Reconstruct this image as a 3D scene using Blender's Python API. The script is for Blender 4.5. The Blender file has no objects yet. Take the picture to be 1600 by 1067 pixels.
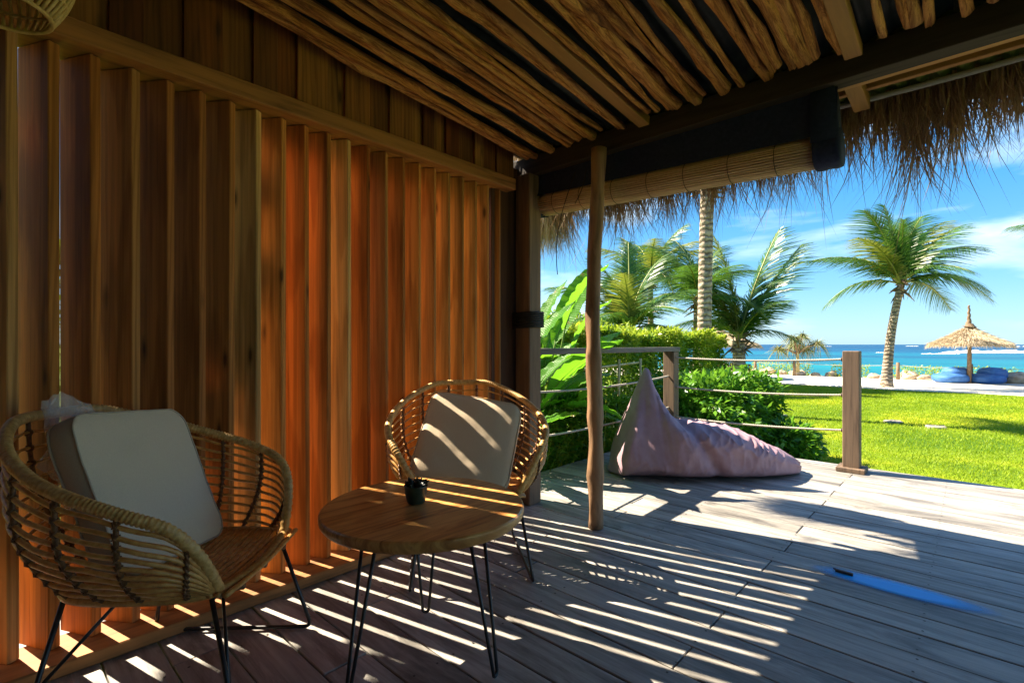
import bpy, math, random
import numpy as np
from mathutils import Vector, Matrix, noise
R = math.radians
rnd = random.Random(7)
nr = np.random.default_rng(7)
S = bpy.context.scene
COL = S.collection

# ------------------------------------------------------------------ camera, sky, sun, exposure
YAW = R(42.7); CH = 1.05; F = 775.0
cam_d = bpy.data.cameras.new('camera'); cam = bpy.data.objects.new('camera', cam_d); COL.objects.link(cam)
cam.location = (0, 0, CH); cam.rotation_euler = (R(90), 0, YAW)
cam_d.sensor_width = 36; cam_d.lens = F / 1600 * 36; cam_d.shift_y = 4.5 / 1600
cam_d.clip_start = .02; cam_d.clip_end = 20000
S.camera = cam
SUN_EL, SUN_AZ = 47.0, 14.0          # light travels towards +X, a little +Y
sv = Vector((math.cos(R(SUN_AZ)) * math.cos(R(SUN_EL)), math.sin(R(SUN_AZ)) * math.cos(R(SUN_EL)), -math.sin(R(SUN_EL))))
W = bpy.data.worlds.new('World'); S.world = W; W.use_nodes = True
wn = W.node_tree; wn.nodes.clear()
def N(nt, t, **kw):
    n = nt.nodes.new(t)
    for k, v in kw.items():
        if k.startswith('i_'):
            key = k[2:]; key = int(key) if key.isdigit() else key.replace('_', ' ')
            n.inputs[key].default_value = v
        else: setattr(n, k, v)
    return n
def L(nt, a, b): nt.links.new(a, b)
sky = N(wn, 'ShaderNodeTexSky', sky_type='NISHITA', sun_disc=False)
sky.sun_elevation = R(SUN_EL); sky.sun_rotation = math.atan2(-sv.x, -sv.y); sky.altitude = 0; sky.air_density = 1.0; sky.dust_density = .4; sky.ozone_density = 2.5
hs = N(wn, 'ShaderNodeHueSaturation', i_Hue=.5, i_Saturation=1.2, i_Value=1.0)
L(wn, sky.outputs[0], hs.inputs['Color'])
tc = N(wn, 'ShaderNodeTexCoord')
sep = N(wn, 'ShaderNodeSeparateXYZ'); L(wn, tc.outputs['Generated'], sep.inputs[0])
grd = N(wn, 'ShaderNodeValToRGB'); ge = grd.color_ramp.elements      # clear tropical blue, paler towards the horizon
ge[0].position = 0; ge[0].color = (.27, .60, .86, 1); ge[1].position = 1; ge[1].color = (.01, .12, .50, 1)
for p_, c_ in ((.10, (.13, .48, .86)), (.25, (.035, .36, .82)), (.5, (.012, .22, .66))): e_ = ge.new(p_); e_.color = (*c_, 1)
L(wn, sep.outputs['Z'], grd.inputs[0])
gsc = N(wn, 'ShaderNodeVectorMath', operation='SCALE'); gsc.inputs['Scale'].default_value = 2.8; L(wn, grd.outputs[0], gsc.inputs[0])
smx = N(wn, 'ShaderNodeMixRGB', i_0=.8); L(wn, hs.outputs[0], smx.inputs[1]); L(wn, gsc.outputs[0], smx.inputs[2])
mp = N(wn, 'ShaderNodeMapping'); mp.inputs['Scale'].default_value = (1.0, 1.0, 4.2); mp.inputs['Location'].default_value = (2.35, 0.9, .35); L(wn, tc.outputs['Generated'], mp.inputs[0])
nz = N(wn, 'ShaderNodeTexNoise', i_Scale=2.6, i_Detail=9.0, i_Roughness=.52, i_Distortion=.25); L(wn, mp.outputs[0], nz.inputs['Vector'])
cr = N(wn, 'ShaderNodeValToRGB'); cr.color_ramp.elements[0].position = .51; cr.color_ramp.elements[1].position = .72; L(wn, nz.outputs[0], cr.inputs[0])
hz = N(wn, 'ShaderNodeMapRange', i_1=-.01, i_2=.05); L(wn, sep.outputs['Z'], hz.inputs[0])
mu = N(wn, 'ShaderNodeMath', operation='MULTIPLY'); L(wn, cr.outputs[0], mu.inputs[0]); L(wn, hz.outputs[0], mu.inputs[1])
mu2 = N(wn, 'ShaderNodeMath', operation='MULTIPLY', i_1=.95); L(wn, mu.outputs[0], mu2.inputs[0])
mx = N(wn, 'ShaderNodeMixRGB'); mx.inputs[2].default_value = (3.0, 3.6, 4.0, 1); L(wn, mu2.outputs[0], mx.inputs[0]); L(wn, smx.outputs[0], mx.inputs[1])
bg = N(wn, 'ShaderNodeBackground', i_Strength=.105); L(wn, mx.outputs[0], bg.inputs[0])
wo = N(wn, 'ShaderNodeOutputWorld'); L(wn, bg.outputs[0], wo.inputs[0])
sl = bpy.data.lights.new('sun', 'SUN'); sl.energy = 5.0; sl.angle = R(.4); sl.color = (1.0, .88, .70)
sun = bpy.data.objects.new('sun', sl); COL.objects.link(sun); sun.rotation_euler = sv.to_track_quat('-Z', 'Y').to_euler()
S.view_settings.view_transform = 'Standard'; S.view_settings.look = 'None'; S.view_settings.gamma = 1; S.view_settings.use_curve_mapping = False
S.view_settings.exposure = 2.0
S.render.engine = 'CYCLES'
S.cycles.use_denoising = True
S.cycles.max_bounces = 12; S.cycles.diffuse_bounces = 8; S.cycles.transparent_max_bounces = 16
S.cycles.sample_clamp_indirect = 6

# ------------------------------------------------------------------ helpers
VD = Vector((-math.sin(YAW), math.cos(YAW), 0)); RD = Vector((math.cos(YAW), math.sin(YAW), 0))
def at(px, py, z):                    # where the ray of a photo pixel meets the height z
    d = F * (CH - z) / (py - 538.0)
    p = VD * d + RD * ((px - 800) / F * d); return Vector((p.x, p.y, z))
def atd(px, d, z):                    # the point seen in column px at depth d
    p = VD * d + RD * ((px - 800) / F * d); return Vector((p.x, p.y, z))
def zat(py, d): return CH + (538.0 - py) / F * d

class MB:
    def __init__(s): s.v = []; s.f = []; s.n = 0
    def add(s, v, f):
        v = np.asarray(v, float).reshape(-1, 3); s.v.append(v); s.f.extend([tuple(int(i) + s.n for i in q) for q in f]); s.n += len(v); return s
    def box(s, c, d, rz=0.0, M=None, bev=0.0):
        x, y, z = d[0] / 2, d[1] / 2, d[2] / 2
        if bev <= 0:
            v = [(i * x, j * y, k * z) for k in (-1, 1) for i, j in ((-1, -1), (1, -1), (1, 1), (-1, 1))]
            f = [(3, 2, 1, 0), (4, 5, 6, 7), (0, 1, 5, 4), (1, 2, 6, 5), (2, 3, 7, 6), (3, 0, 4, 7)]
        else:
            b = min(bev, x * .45, y * .45, z * .45)
            v = []
            for zz, sc in ((-z, b), (-z + b, 0), (z - b, 0), (z, b)):
                X, Y = x - sc, y - sc
                v += [(-X + b, -Y, zz), (X - b, -Y, zz), (X, -Y + b, zz), (X, Y - b, zz), (X - b, Y, zz), (-X + b, Y, zz), (-X, Y - b, zz), (-X, -Y + b, zz)]
            f = [tuple(range(7, -1, -1)), tuple(range(24, 32))]
            for l in range(3):
                for i in range(8): a = l * 8 + i; b2 = l * 8 + (i + 1) % 8; f.append((a, b2, b2 + 8, a + 8))
        v = np.array(v)
        if rz: 
            c_, s_ = math.cos(rz), math.sin(rz); v = v @ np.array([[c_, s_, 0], [-s_, c_, 0], [0, 0, 1]])
        if M is not None: v = v @ np.array(M.to_3x3()).T
        return s.add(v + np.array(c), f)
    def tube(s, pts, r, n=8, caps=True, closed=False, flat=1.0, up=None):
        P = [Vector(p) for p in pts]; m = len(P)
        rr = r if hasattr(r, '__len__') else [r] * m
        T = []
        for i in range(m):
            a = P[(i - 1) % m] if (closed or i > 0) else P[0]; b = P[(i + 1) % m] if (closed or i < m - 1) else P[-1]
            t = (b - a); T.append(t.normalized() if t.length > 1e-9 else Vector((0, 0, 1)))
        u = Vector(up) if up is not None else (Vector((0, 0, 1)) if abs(T[0].z) < .9 else Vector((1, 0, 0)))
        v = []
        for i in range(m):
            if up is not None: u = Vector(up)
            u = (u - T[i] * u.dot(T[i])); u = u.normalized() if u.length > 1e-6 else T[i].orthogonal().normalized()
            w = T[i].cross(u)
            for k in range(n):
                a = 2 * math.pi * k / n
                v.append(P[i] + (u * math.cos(a) + w * math.sin(a) * flat) * rr[i])
        f = []
        for i in range(m if closed else m - 1):
            j = (i + 1) % m
            for k in range(n): k2 = (k + 1) % n; f.append((i * n + k, i * n + k2, j * n + k2, j * n + k))
        if caps and not closed: f.append(tuple(range(n - 1, -1, -1))); f.append(tuple((m - 1) * n + k for k in range(n)))
        return s.add([tuple(q) for q in v], f)
    def lathe(s, prof, n=32, c=(0, 0, 0), jag=0, seed=0):
        rg = random.Random(seed); v = []
        for (r, z) in prof:
            for k in range(n):
                a = 2 * math.pi * k / n; q = r * (1 + jag * (rg.random() - .5)); v.append((c[0] + q * math.cos(a), c[1] + q * math.sin(a), c[2] + z + jag * .2 * (rg.random() - .5)))
        f = []
        for i in range(len(prof) - 1):
            for k in range(n): k2 = (k + 1) % n; f.append((i * n + k, i * n + k2, (i + 1) * n + k2, (i + 1) * n + k))
        return s.add(v, f)
    def mesh(s, name, mat, smooth=False):
        me = bpy.data.meshes.new(name)
        v = np.vstack(s.v) if s.v else np.zeros((0, 3))
        me.from_pydata(v.tolist(), [], s.f)
        if mat is not None: me.materials.append(mat)
        if smooth: me.polygons.foreach_set('use_smooth', np.ones(len(me.polygons), bool))
        me.update(); return me
    def build(s, name, mat, parent=None, smooth=False, loc=None, rot=None):
        o = bpy.data.objects.new(name, s.mesh(name, mat, smooth)); COL.objects.link(o)
        if parent is not None: o.parent = parent
        if loc is not None: o.location = loc
        if rot is not None: o.rotation_euler = rot
        return o
def fast_mesh(name, V, nper, mat, smooth=False):     # many equal polygons of nper corners, own vertices
    V = np.asarray(V, np.float32).reshape(-1, 3); k = len(V) // nper
    me = bpy.data.meshes.new(name); me.vertices.add(len(V)); me.vertices.foreach_set('co', V.ravel())
    me.loops.add(len(V)); me.loops.foreach_set('vertex_index', np.arange(len(V), dtype=np.int32))
    me.polygons.add(k); me.polygons.foreach_set('loop_start', np.arange(k, dtype=np.int32) * nper)
    if mat is not None: me.materials.append(mat)
    me.update(calc_edges=True); me.validate(); return me
def obj(name, me, parent=None, loc=None, rot=None, scale=None):
    o = bpy.data.objects.new(name, me); COL.objects.link(o)
    if parent is not None: o.parent = parent
    if loc is not None: o.location = loc
    if rot is not None: o.rotation_euler = rot
    if scale is not None: o.scale = scale
    return o
def tag(o, label=None, cat=None, group=None, kind=None):
    for k, v in (('label', label), ('category', cat), ('group', group), ('kind', kind)):
        if v: o[k] = v
    return o
def empty(name, loc=(0, 0, 0), rz=0.0):
    o = bpy.data.objects.new(name, None); COL.objects.link(o); o.location = loc; o.rotation_euler = (0, 0, rz); o.empty_display_size = .1; return o
def copy_tree(o, parent=None):
    c = o.copy(); COL.objects.link(c)
    if parent is not None: c.parent = parent
    for ch in [x for x in KIDS.get(o.name, [])]: copy_tree(ch, c)
    return c
KIDS = {}
def index_kids():
    KIDS.clear()
    for x in S.objects:
        if x.parent: KIDS.setdefault(x.parent.name, []).append(x)

# ------------------------------------------------------------------ materials
def new_mat(name):
    m = bpy.data.materials.new(name); m.use_nodes = True; nt = m.node_tree; nt.nodes.clear()
    out = N(nt, 'ShaderNodeOutputMaterial'); p = N(nt, 'ShaderNodeBsdfPrincipled'); L(nt, p.outputs[0], out.inputs[0]); return m, nt, p, out
def ramp(nt, cols, pos=None):
    r = N(nt, 'ShaderNodeValToRGB'); e = r.color_ramp.elements
    n = len(cols); pos = pos or [i / (n - 1) for i in range(n)]
    while len(e) < n: e.new(.5)
    for i in range(n): e[i].position = pos[i]; e[i].color = (*cols[i], 1)
    return r
def coords(nt, scale, kind='Object'):
    t = N(nt, 'ShaderNodeTexCoord'); oi = N(nt, 'ShaderNodeObjectInfo')
    sc = N(nt, 'ShaderNodeVectorMath', operation='SCALE'); sc.inputs[0].default_value = (37.1, 21.7, 53.3); L(nt, oi.outputs['Random'], sc.inputs['Scale'])
    ad = N(nt, 'ShaderNodeVectorMath', operation='ADD'); L(nt, t.outputs[kind], ad.inputs[0]); L(nt, sc.outputs[0], ad.inputs[1])
    m = N(nt, 'ShaderNodeMapping'); m.inputs['Scale'].default_value = scale; L(nt, ad.outputs[0], m.inputs[0]); return m.outputs[0], oi, t
def wood(name, tones, scale=(40, 40, 2.5), rough=.55, bump=.25, grain_dark=.45, knots=.3, spec=.35, tone_mix=1.0, bdist=.004):
    """tones: base colours picked per object; grain stretched along the axis of the small scale"""
    m, nt, p, out = new_mat(name)
    vec, oi, t = coords(nt, scale)
    tr = ramp(nt, tones); tr.color_ramp.interpolation = 'LINEAR'; L(nt, oi.outputs['Random'], tr.inputs[0])
    n1 = N(nt, 'ShaderNodeTexNoise', i_Scale=1.0, i_Detail=7.0, i_Roughness=.62, i_Distortion=.6); L(nt, vec, n1.inputs['Vector'])
    g = ramp(nt, [(grain_dark,) * 3, (.9,) * 3, (1.12, 1.08, 1.0)], [.3, .52, .72]); L(nt, n1.outputs[0], g.inputs[0])
    mul = N(nt, 'ShaderNodeMixRGB', blend_type='MULTIPLY', i_0=1.0); L(nt, tr.outputs[0], mul.inputs[1]); L(nt, g.outputs[0], mul.inputs[2])
    # large patches of wear and knots
    v2 = N(nt, 'ShaderNodeMapping'); v2.inputs['Scale'].default_value = (.16, .16, .35) if scale[2] < scale[0] else (.35, .16, .16); L(nt, vec, v2.inputs[0])
    n2 = N(nt, 'ShaderNodeTexNoise', i_Scale=1.0, i_Detail=4.0, i_Roughness=.6); L(nt, v2.outputs[0], n2.inputs['Vector'])
    g2 = ramp(nt, [(1 - knots,) * 3, (1, 1, 1), (1.15, 1.1, 1.05)], [.3, .5, .75]); L(nt, n2.outputs[0], g2.inputs[0])
    mul2 = N(nt, 'ShaderNodeMixRGB', blend_type='MULTIPLY', i_0=1.0); L(nt, mul.outputs[0], mul2.inputs[1]); L(nt, g2.outputs[0], mul2.inputs[2])
    L(nt, mul2.outputs[0], p.inputs['Base Color'])
    p.inputs['Roughness'].default_value = rough; p.inputs['Specular IOR Level'].default_value = spec
    b = N(nt, 'ShaderNodeBump', i_Strength=bump, i_Distance=bdist); L(nt, n1.outputs[0], b.inputs['Height']); L(nt, b.outputs[0], p.inputs['Normal'])
    return m
def add_knots(m, sc=(9, 9, 2.6), col=(.03, .012, .005)):
    nt = m.node_tree; p = [n for n in nt.nodes if n.type == 'BSDF_PRINCIPLED'][0]; src = p.inputs['Base Color'].links[0].from_socket
    vec, oi, t = coords(nt, sc); v = N(nt, 'ShaderNodeTexVoronoi', feature='F1', i_Scale=1.0, i_Randomness=1.0); L(nt, vec, v.inputs['Vector'])
    r_ = ramp(nt, [(1, 1, 1), (.4, .4, .4), (0, 0, 0)], [.05, .10, .17]); L(nt, v.outputs['Distance'], r_.inputs[0])
    mm = N(nt, 'ShaderNodeMath', operation='MULTIPLY', i_1=.8); L(nt, r_.outputs[0], mm.inputs[0])
    mx_ = N(nt, 'ShaderNodeMixRGB'); mx_.inputs[2].default_value = (*col, 1); L(nt, mm.outputs[0], mx_.inputs[0]); L(nt, src, mx_.inputs[1]); L(nt, mx_.outputs[0], p.inputs['Base Color'])
    # slow tide marks that wander down the board
    vec2, oi2, t2 = coords(nt, (14, 14, 1.3)); w = N(nt, 'ShaderNodeTexWave', wave_type='RINGS', i_Scale=1.1, i_Distortion=6.0, i_Detail=2.0); L(nt, vec2, w.inputs['Vector'])
    r2 = ramp(nt, [(.72, .66, .6), (1, 1, 1)], [.1, .5]); L(nt, w.outputs[0], r2.inputs[0]); m3 = N(nt, 'ShaderNodeMixRGB', blend_type='MULTIPLY', i_0=.8); L(nt, mx_.outputs[0], m3.inputs[1]); L(nt, r2.outputs[0], m3.inputs[2]); L(nt, m3.outputs[0], p.inputs['Base Color'])
def plain(name, c1, c2=None, sc=20, rough=.6, bump=.1, spec=.4, metal=0, bdist=.003, det=5, kind='Object', trans=0, trcol=None, vscale=(1, 1, 1)):
    m, nt, p, out = new_mat(name)
    vec, oi, t = coords(nt, vscale, kind)
    n1 = N(nt, 'ShaderNodeTexNoise', i_Scale=float(sc), i_Detail=float(det), i_Roughness=.6); L(nt, vec, n1.inputs['Vector'])
    r = ramp(nt, [c1, c2 or c1], [.35, .68]); L(nt, n1.outputs[0], r.inputs[0]); L(nt, r.outputs[0], p.inputs['Base Color'])
    p.inputs['Roughness'].default_value = rough; p.inputs['Specular IOR Level'].default_value = spec; p.inputs['Metallic'].default_value = metal
    if bump: b = N(nt, 'ShaderNodeBump', i_Strength=bump, i_Distance=bdist); L(nt, n1.outputs[0], b.inputs['Height']); L(nt, b.outputs[0], p.inputs['Normal'])
    if trans:
        tl = N(nt, 'ShaderNodeBsdfTranslucent')
        if trcol: tl.inputs[0].default_value = (*trcol, 1)
        else: L(nt, r.outputs[0], tl.inputs[0])
        ms = N(nt, 'ShaderNodeMixShader', i_0=trans); L(nt, p.outputs[0], ms.inputs[1]); L(nt, tl.outputs[0], ms.inputs[2]); L(nt, ms.outputs[0], out.inputs[0])
    return m
def leaf_mat(name, c1, c2, c3, tr=.35, trc=(.25, .42, .03), rough=.38, sc=3.0, spec=.4):
    m, nt, p, out = new_mat(name)
    g = N(nt, 'ShaderNodeNewGeometry')
    t = N(nt, 'ShaderNodeTexCoord'); n1 = N(nt, 'ShaderNodeTexNoise', i_Scale=sc, i_Detail=3.0); L(nt, t.outputs['Object'], n1.inputs['Vector'])
    ad = N(nt, 'ShaderNodeMath', operation='ADD'); L(nt, g.outputs['Random Per Island'], ad.inputs[0]); L(nt, n1.outputs[0], ad.inputs[1])
    mu = N(nt, 'ShaderNodeMath', operation='MULTIPLY', i_1=.6); L(nt, ad.outputs[0], mu.inputs[0])
    r = ramp(nt, [c1, c2, c3], [.2, .55, .95]); L(nt, mu.outputs[0], r.inputs[0]); L(nt, r.outputs[0], p.inputs['Base Color'])
    p.inputs['Roughness'].default_value = rough; p.inputs['Specular IOR Level'].default_value = spec
    tl = N(nt, 'ShaderNodeBsdfTranslucent'); mt = N(nt, 'ShaderNodeMixRGB', i_0=.5); mt.inputs[2].default_value = (*trc, 1); L(nt, r.outputs[0], mt.inputs[1]); L(nt, mt.outputs[0], tl.inputs[0])
    ms = N(nt, 'ShaderNodeMixShader', i_0=tr); L(nt, p.outputs[0], ms.inputs[1]); L(nt, tl.outputs[0], ms.inputs[2]); L(nt, ms.outputs[0], out.inputs[0])
    return m
M = {}
M['slat'] = wood('slat_wood', [(.58, .20, .035), (.62, .31, .09), (.36, .11, .022), (.74, .44, .16), (.50, .16, .03), (.68, .30, .075)], (55, 55, 1.1), rough=.68, bump=.3, grain_dark=.55, knots=.5, spec=.15)
add_knots(M['slat'])
M['board'] = wood('upper_board_wood', [(.20, .05, .010), (.36, .15, .04), (.13, .035, .010), (.42, .19, .05), (.26, .06, .012)], (26, 26, 1.8), rough=.55, knots=.4)
add_knots(M['board'])
M['beam'] = wood('rail_wood', [(.42, .18, .05), (.38, .16, .045)], (30, 2.0, 30), rough=.6)
M['dark_beam'] = wood('dark_beam_wood', [(.055, .04, .03), (.04, .03, .022)], (2.0, 30, 30), rough=.8)
M['yellow_wood'] = wood('sawn_batten_wood', [(.42, .22, .06), (.38, .19, .05)], (30, 2.0, 30), rough=.6, grain_dark=.7, knots=.15)
M['yellow_wood_x'] = wood('sawn_fascia_wood', [(.50, .25, .08), (.45, .22, .07)], (2.0, 30, 30), rough=.6, grain_dark=.65, knots=.15)
M['post'] = wood('corner_post_wood', [(.20, .12, .07), (.24, .15, .09)], (26, 26, 1.5), rough=.7)
M['dark_post'] = wood('dark_post_wood', [(.09, .035, .018), (.07, .03, .018)], (26, 26, 1.5), rough=.7)
M['rail_post'] = wood('weathered_post_wood', [(.17, .115, .075), (.20, .135, .09)], (40, 40, 2), rough=.7, bump=.4)
M['grey_rail'] = wood('weathered_rail_wood', [(.15, .14, .12), (.17, .15, .13)], (40, 2, 40), rough=.75, bump=.4)
M['log'] = wood('peeled_log_wood', [(.36, .21, .11), (.33, .19, .10)], (22, 22, 4), rough=.65, bump=.5, grain_dark=.4, knots=.55, bdist=.008)
def pole_mat():
    m, nt, p, out = new_mat('roof_pole_wood')
    vec, oi, t = coords(nt, (30, 3.2, 30))
    n1 = N(nt, 'ShaderNodeTexNoise', i_Scale=1.0, i_Detail=10.0, i_Roughness=.78, i_Distortion=1.4); L(nt, vec, n1.inputs['Vector'])
    r = ramp(nt, [(.03, .012, .005), (.42, .18, .04), (.86, .50, .15), (.16, .06, .015)], [.32, .45, .56, .7]); L(nt, n1.outputs[0], r.inputs[0])
    tn = ramp(nt, [(.75, .68, .62), (1.1, 1, .9), (.9, .7, .5), (1.15, 1.05, .95)]); L(nt, oi.outputs['Random'], tn.inputs[0])
    mu = N(nt, 'ShaderNodeMixRGB', blend_type='MULTIPLY', i_0=1.0); L(nt, r.outputs[0], mu.inputs[1]); L(nt, tn.outputs[0], mu.inputs[2]); L(nt, mu.outputs[0], p.inputs['Base Color'])
    p.inputs['Roughness'].default_value = .6; p.inputs['Specular IOR Level'].default_value = .3
    b = N(nt, 'ShaderNodeBump', i_Strength=1.0, i_Distance=.018); L(nt, n1.outputs[0], b.inputs['Height']); L(nt, b.outputs[0], p.inputs['Normal'])
    return m
M['pole'] = pole_mat()
def deck_mat():
    m, nt, p, out = new_mat('weathered_deck_wood')
    vec, oi, t = coords(nt, (1.6, 30, 30))
    n1 = N(nt, 'ShaderNodeTexNoise', i_Scale=1.0, i_Detail=9.0, i_Roughness=.68, i_Distortion=.5); L(nt, vec, n1.inputs['Vector'])
    r = ramp(nt, [(.14, .13, .115), (.30, .285, .26), (.40, .38, .35), (.56, .54, .50)], [.26, .42, .56, .78]); L(nt, n1.outputs[0], r.inputs[0])
    tn = ramp(nt, [(.70, .69, .67), (1.02, 1.0, .97), (.86, .87, .88), (1.15, 1.12, 1.06)]); L(nt, oi.outputs['Random'], tn.inputs[0])
    mu = N(nt, 'ShaderNodeMixRGB', blend_type='MULTIPLY', i_0=1.0); L(nt, r.outputs[0], mu.inputs[1]); L(nt, tn.outputs[0], mu.inputs[2])
    v3_, _a, _b = coords(nt, (1.6, 6, 6)); n2 = N(nt, 'ShaderNodeTexNoise', i_Scale=1.0, i_Detail=8.0, i_Roughness=.68, i_Distortion=.8); L(nt, v3_, n2.inputs['Vector'])
    r2 = ramp(nt, [(.34, .32, .31), (1.02, 1, .98), (1.1, 1.08, 1.06)], [.36, .52, .7]); L(nt, n2.outputs[0], r2.inputs[0])
    mu2 = N(nt, 'ShaderNodeMixRGB', blend_type='MULTIPLY', i_0=.8); L(nt, mu.outputs[0], mu2.inputs[1]); L(nt, r2.outputs[0], mu2.inputs[2]); L(nt, mu2.outputs[0], p.inputs['Base Color'])
    rr = N(nt, 'ShaderNodeMapRange', i_3=.42, i_4=.7); L(nt, n2.outputs[0], rr.inputs[0]); L(nt, rr.outputs[0], p.inputs['Roughness'])
    p.inputs['Specular IOR Level'].default_value = .4
    b = N(nt, 'ShaderNodeBump', i_Strength=.45, i_Distance=.004); L(nt, n1.outputs[0], b.inputs['Height']); L(nt, b.outputs[0], p.inputs['Normal'])
    return m
M['deck'] = deck_mat()
M['rattan'] = plain('rattan', (.50, .22, .05), (.76, .43, .13), 45, .38, .2, .5)
M['rattan_wrap'] = plain('rattan_wrapping', (.50, .26, .07), (.76, .48, .17), 60, .45, .35, .4)
M['rattan_tie'] = plain('dark_rattan_binding', (.09, .035, .014), (.26, .12, .04), 70, .5, .3, .4)
M['black_metal'] = plain('black_metal', (.012, .012, .014), (.03, .025, .022), 30, .38, .05, .5)
M['cushion'] = plain('cream_fabric', (.60, .48, .34), (.66, .54, .39), 260, .95, .35, .1, bdist=.0015)
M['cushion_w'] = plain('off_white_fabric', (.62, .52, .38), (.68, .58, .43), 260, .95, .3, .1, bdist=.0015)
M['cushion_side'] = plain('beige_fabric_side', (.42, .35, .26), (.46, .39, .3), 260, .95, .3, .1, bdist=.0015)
M['bag'] = plain('mauve_canvas', (.31, .19, .225), (.38, .25, .285), 9, .62, .15, .35, bdist=.006)
M['table'] = None
M['cloth'] = plain('dark_navy_cloth', (.020, .028, .070), (.032, .042, .098), 60, .85, .15, .2)
M['bamboo_slat'] = plain('blind_bamboo', (.50, .34, .19), (.78, .60, .38), 3, .55, .1, .3, vscale=(1, 40, 40))
M['cord'] = plain('black_cord', (.02, .018, .016), None, 10, .8)
M['rope'] = plain('grey_rope', (.30, .27, .22), (.55, .50, .42), 120, .85, .5, .2)
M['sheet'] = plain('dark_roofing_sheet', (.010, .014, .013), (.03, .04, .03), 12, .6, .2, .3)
M['pipe'] = plain('grey_pipe', (.36, .33, .30), (.46, .43, .40), 8, .5, .1, .4)
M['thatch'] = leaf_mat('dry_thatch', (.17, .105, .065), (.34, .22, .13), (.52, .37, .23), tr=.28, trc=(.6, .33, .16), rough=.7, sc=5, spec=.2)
M['thatch_lit'] = leaf_mat('pale_sunlit_thatch', (.32, .24, .14), (.54, .44, .30), (.70, .61, .47), tr=.2, trc=(.5, .36, .18), rough=.75, sc=4, spec=.15)  # paler copy of the thatch; the eave's sunlight is put into its colour
M['thatch_base'] = plain('thatch_bed', (.26, .20, .13), (.52, .42, .29), 25, .9, .8, .1, bdist=.03, vscale=(3, 1, 1))
M['hedge'] = leaf_mat('hedge_leaves', (.03, .11, .008), (.09, .22, .012), (.28, .40, .025), tr=.42, trc=(.28, .42, .02), sc=2.2)
M['hedge_new'] = leaf_mat('young_hedge_leaves', (.13, .25, .015), (.26, .38, .03), (.45, .48, .04), tr=.4, trc=(.45, .55, .03), sc=2.2)
M['shrub'] = leaf_mat('shrub_leaves', (.03, .13, .01), (.08, .24, .015), (.20, .40, .03), tr=.4, trc=(.2, .4, .03), sc=3, rough=.3)
M['bigleaf'] = leaf_mat('broad_leaf', (.05, .20, .012), (.09, .29, .015), (.16, .37, .03), tr=.5, trc=(.26, .58, .02), rough=.3, sc=1.2)
M['frond'] = leaf_mat('palm_leaflets', (.012, .06, .018), (.035, .12, .02), (.12, .21, .03), tr=.3, trc=(.16, .32, .03), rough=.35, sc=1)
M['frond_y'] = leaf_mat('yellowish_palm_leaflets', (.06, .11, .015), (.14, .20, .03), (.28, .25, .05), tr=.3, trc=(.35, .4, .04), rough=.4, sc=1)
M['pand'] = leaf_mat('screw_pine_leaves', (.08, .12, .03), (.16, .20, .06), (.36, .26, .12), tr=.25, trc=(.35, .35, .1), rough=.5, sc=1)
M['rachis'] = plain('frond_rib', (.24, .27, .05), (.34, .34, .08), 6, .45, 0)
M['stem'] = plain('green_stem', (.08, .16, .02), (.14, .22, .03), 8, .5, .1)
M['twig'] = plain('brown_twig', (.14, .09, .05), (.25, .17, .10), 18, .8, .3)
M['bamboo_pole'] = plain('bamboo_fence_pole', (.34, .28, .10), (.50, .42, .20), 9, .5, .15)
M['sand'] = plain('pale_sand', (.68, .60, .48), (.80, .73, .61), 1.4, .95, .3, .1, bdist=.03)
M['rock'] = plain('beach_rock', (.34, .25, .16), (.62, .52, .40), 2.6, .85, .8, .2, bdist=.06)
M['bluebag'] = plain('blue_canvas', (.03, .11, .34), (.06, .18, .46), 4, .6, .2, .3)
M['redwood'] = plain('red_brown_bench_wood', (.13, .05, .03), (.22, .09, .05), 20, .6, .2)
M['pot'] = plain('dark_green_glazed_pot', (.012, .022, .014), (.04, .06, .035), 20, .4, .3, .5)
M['succulent'] = plain('dark_succulent', (.006, .010, .006), (.018, .026, .016), 30, .5, .2)
M['bracket'] = plain('rusty_dark_metal', (.03, .025, .025), (.10, .06, .04), 60, .6, .4, .4)
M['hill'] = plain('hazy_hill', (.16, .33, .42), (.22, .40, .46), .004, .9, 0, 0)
M['leaflamp'] = plain('lamp_rattan', (.50, .33, .10), (.70, .50, .20), 40, .5, .2)
M['stone'] = plain('lawn_stone', (.20, .18, .14), (.34, .31, .26), 8, .9, .3)

nt = M['bigleaf'].node_tree; p_ = [n for n in nt.nodes if n.type == 'BSDF_PRINCIPLED'][0]; src = p_.inputs['Base Color'].links[0].from_socket
t_ = N(nt, 'ShaderNodeTexCoord'); w_ = N(nt, 'ShaderNodeTexWave', wave_type='BANDS', bands_direction='X', i_Scale=14.0, i_Distortion=1.5, i_Detail=2.0); L(nt, t_.outputs['Object'], w_.inputs['Vector'])
rw = ramp(nt, [(.62, .66, .5), (1, 1, 1)], [.15, .5]); L(nt, w_.outputs[0], rw.inputs[0]); mm_ = N(nt, 'ShaderNodeMixRGB', blend_type='MULTIPLY', i_0=1.0); L(nt, src, mm_.inputs[1]); L(nt, rw.outputs[0], mm_.inputs[2])
n3 = N(nt, 'ShaderNodeTexNoise', i_Scale=7.0, i_Detail=5.0); L(nt, t_.outputs['Object'], n3.inputs['Vector']); rb_ = ramp(nt, [(0, 0, 0), (1, 1, 1)], [.66, .72]); L(nt, n3.outputs[0], rb_.inputs[0])
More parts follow.
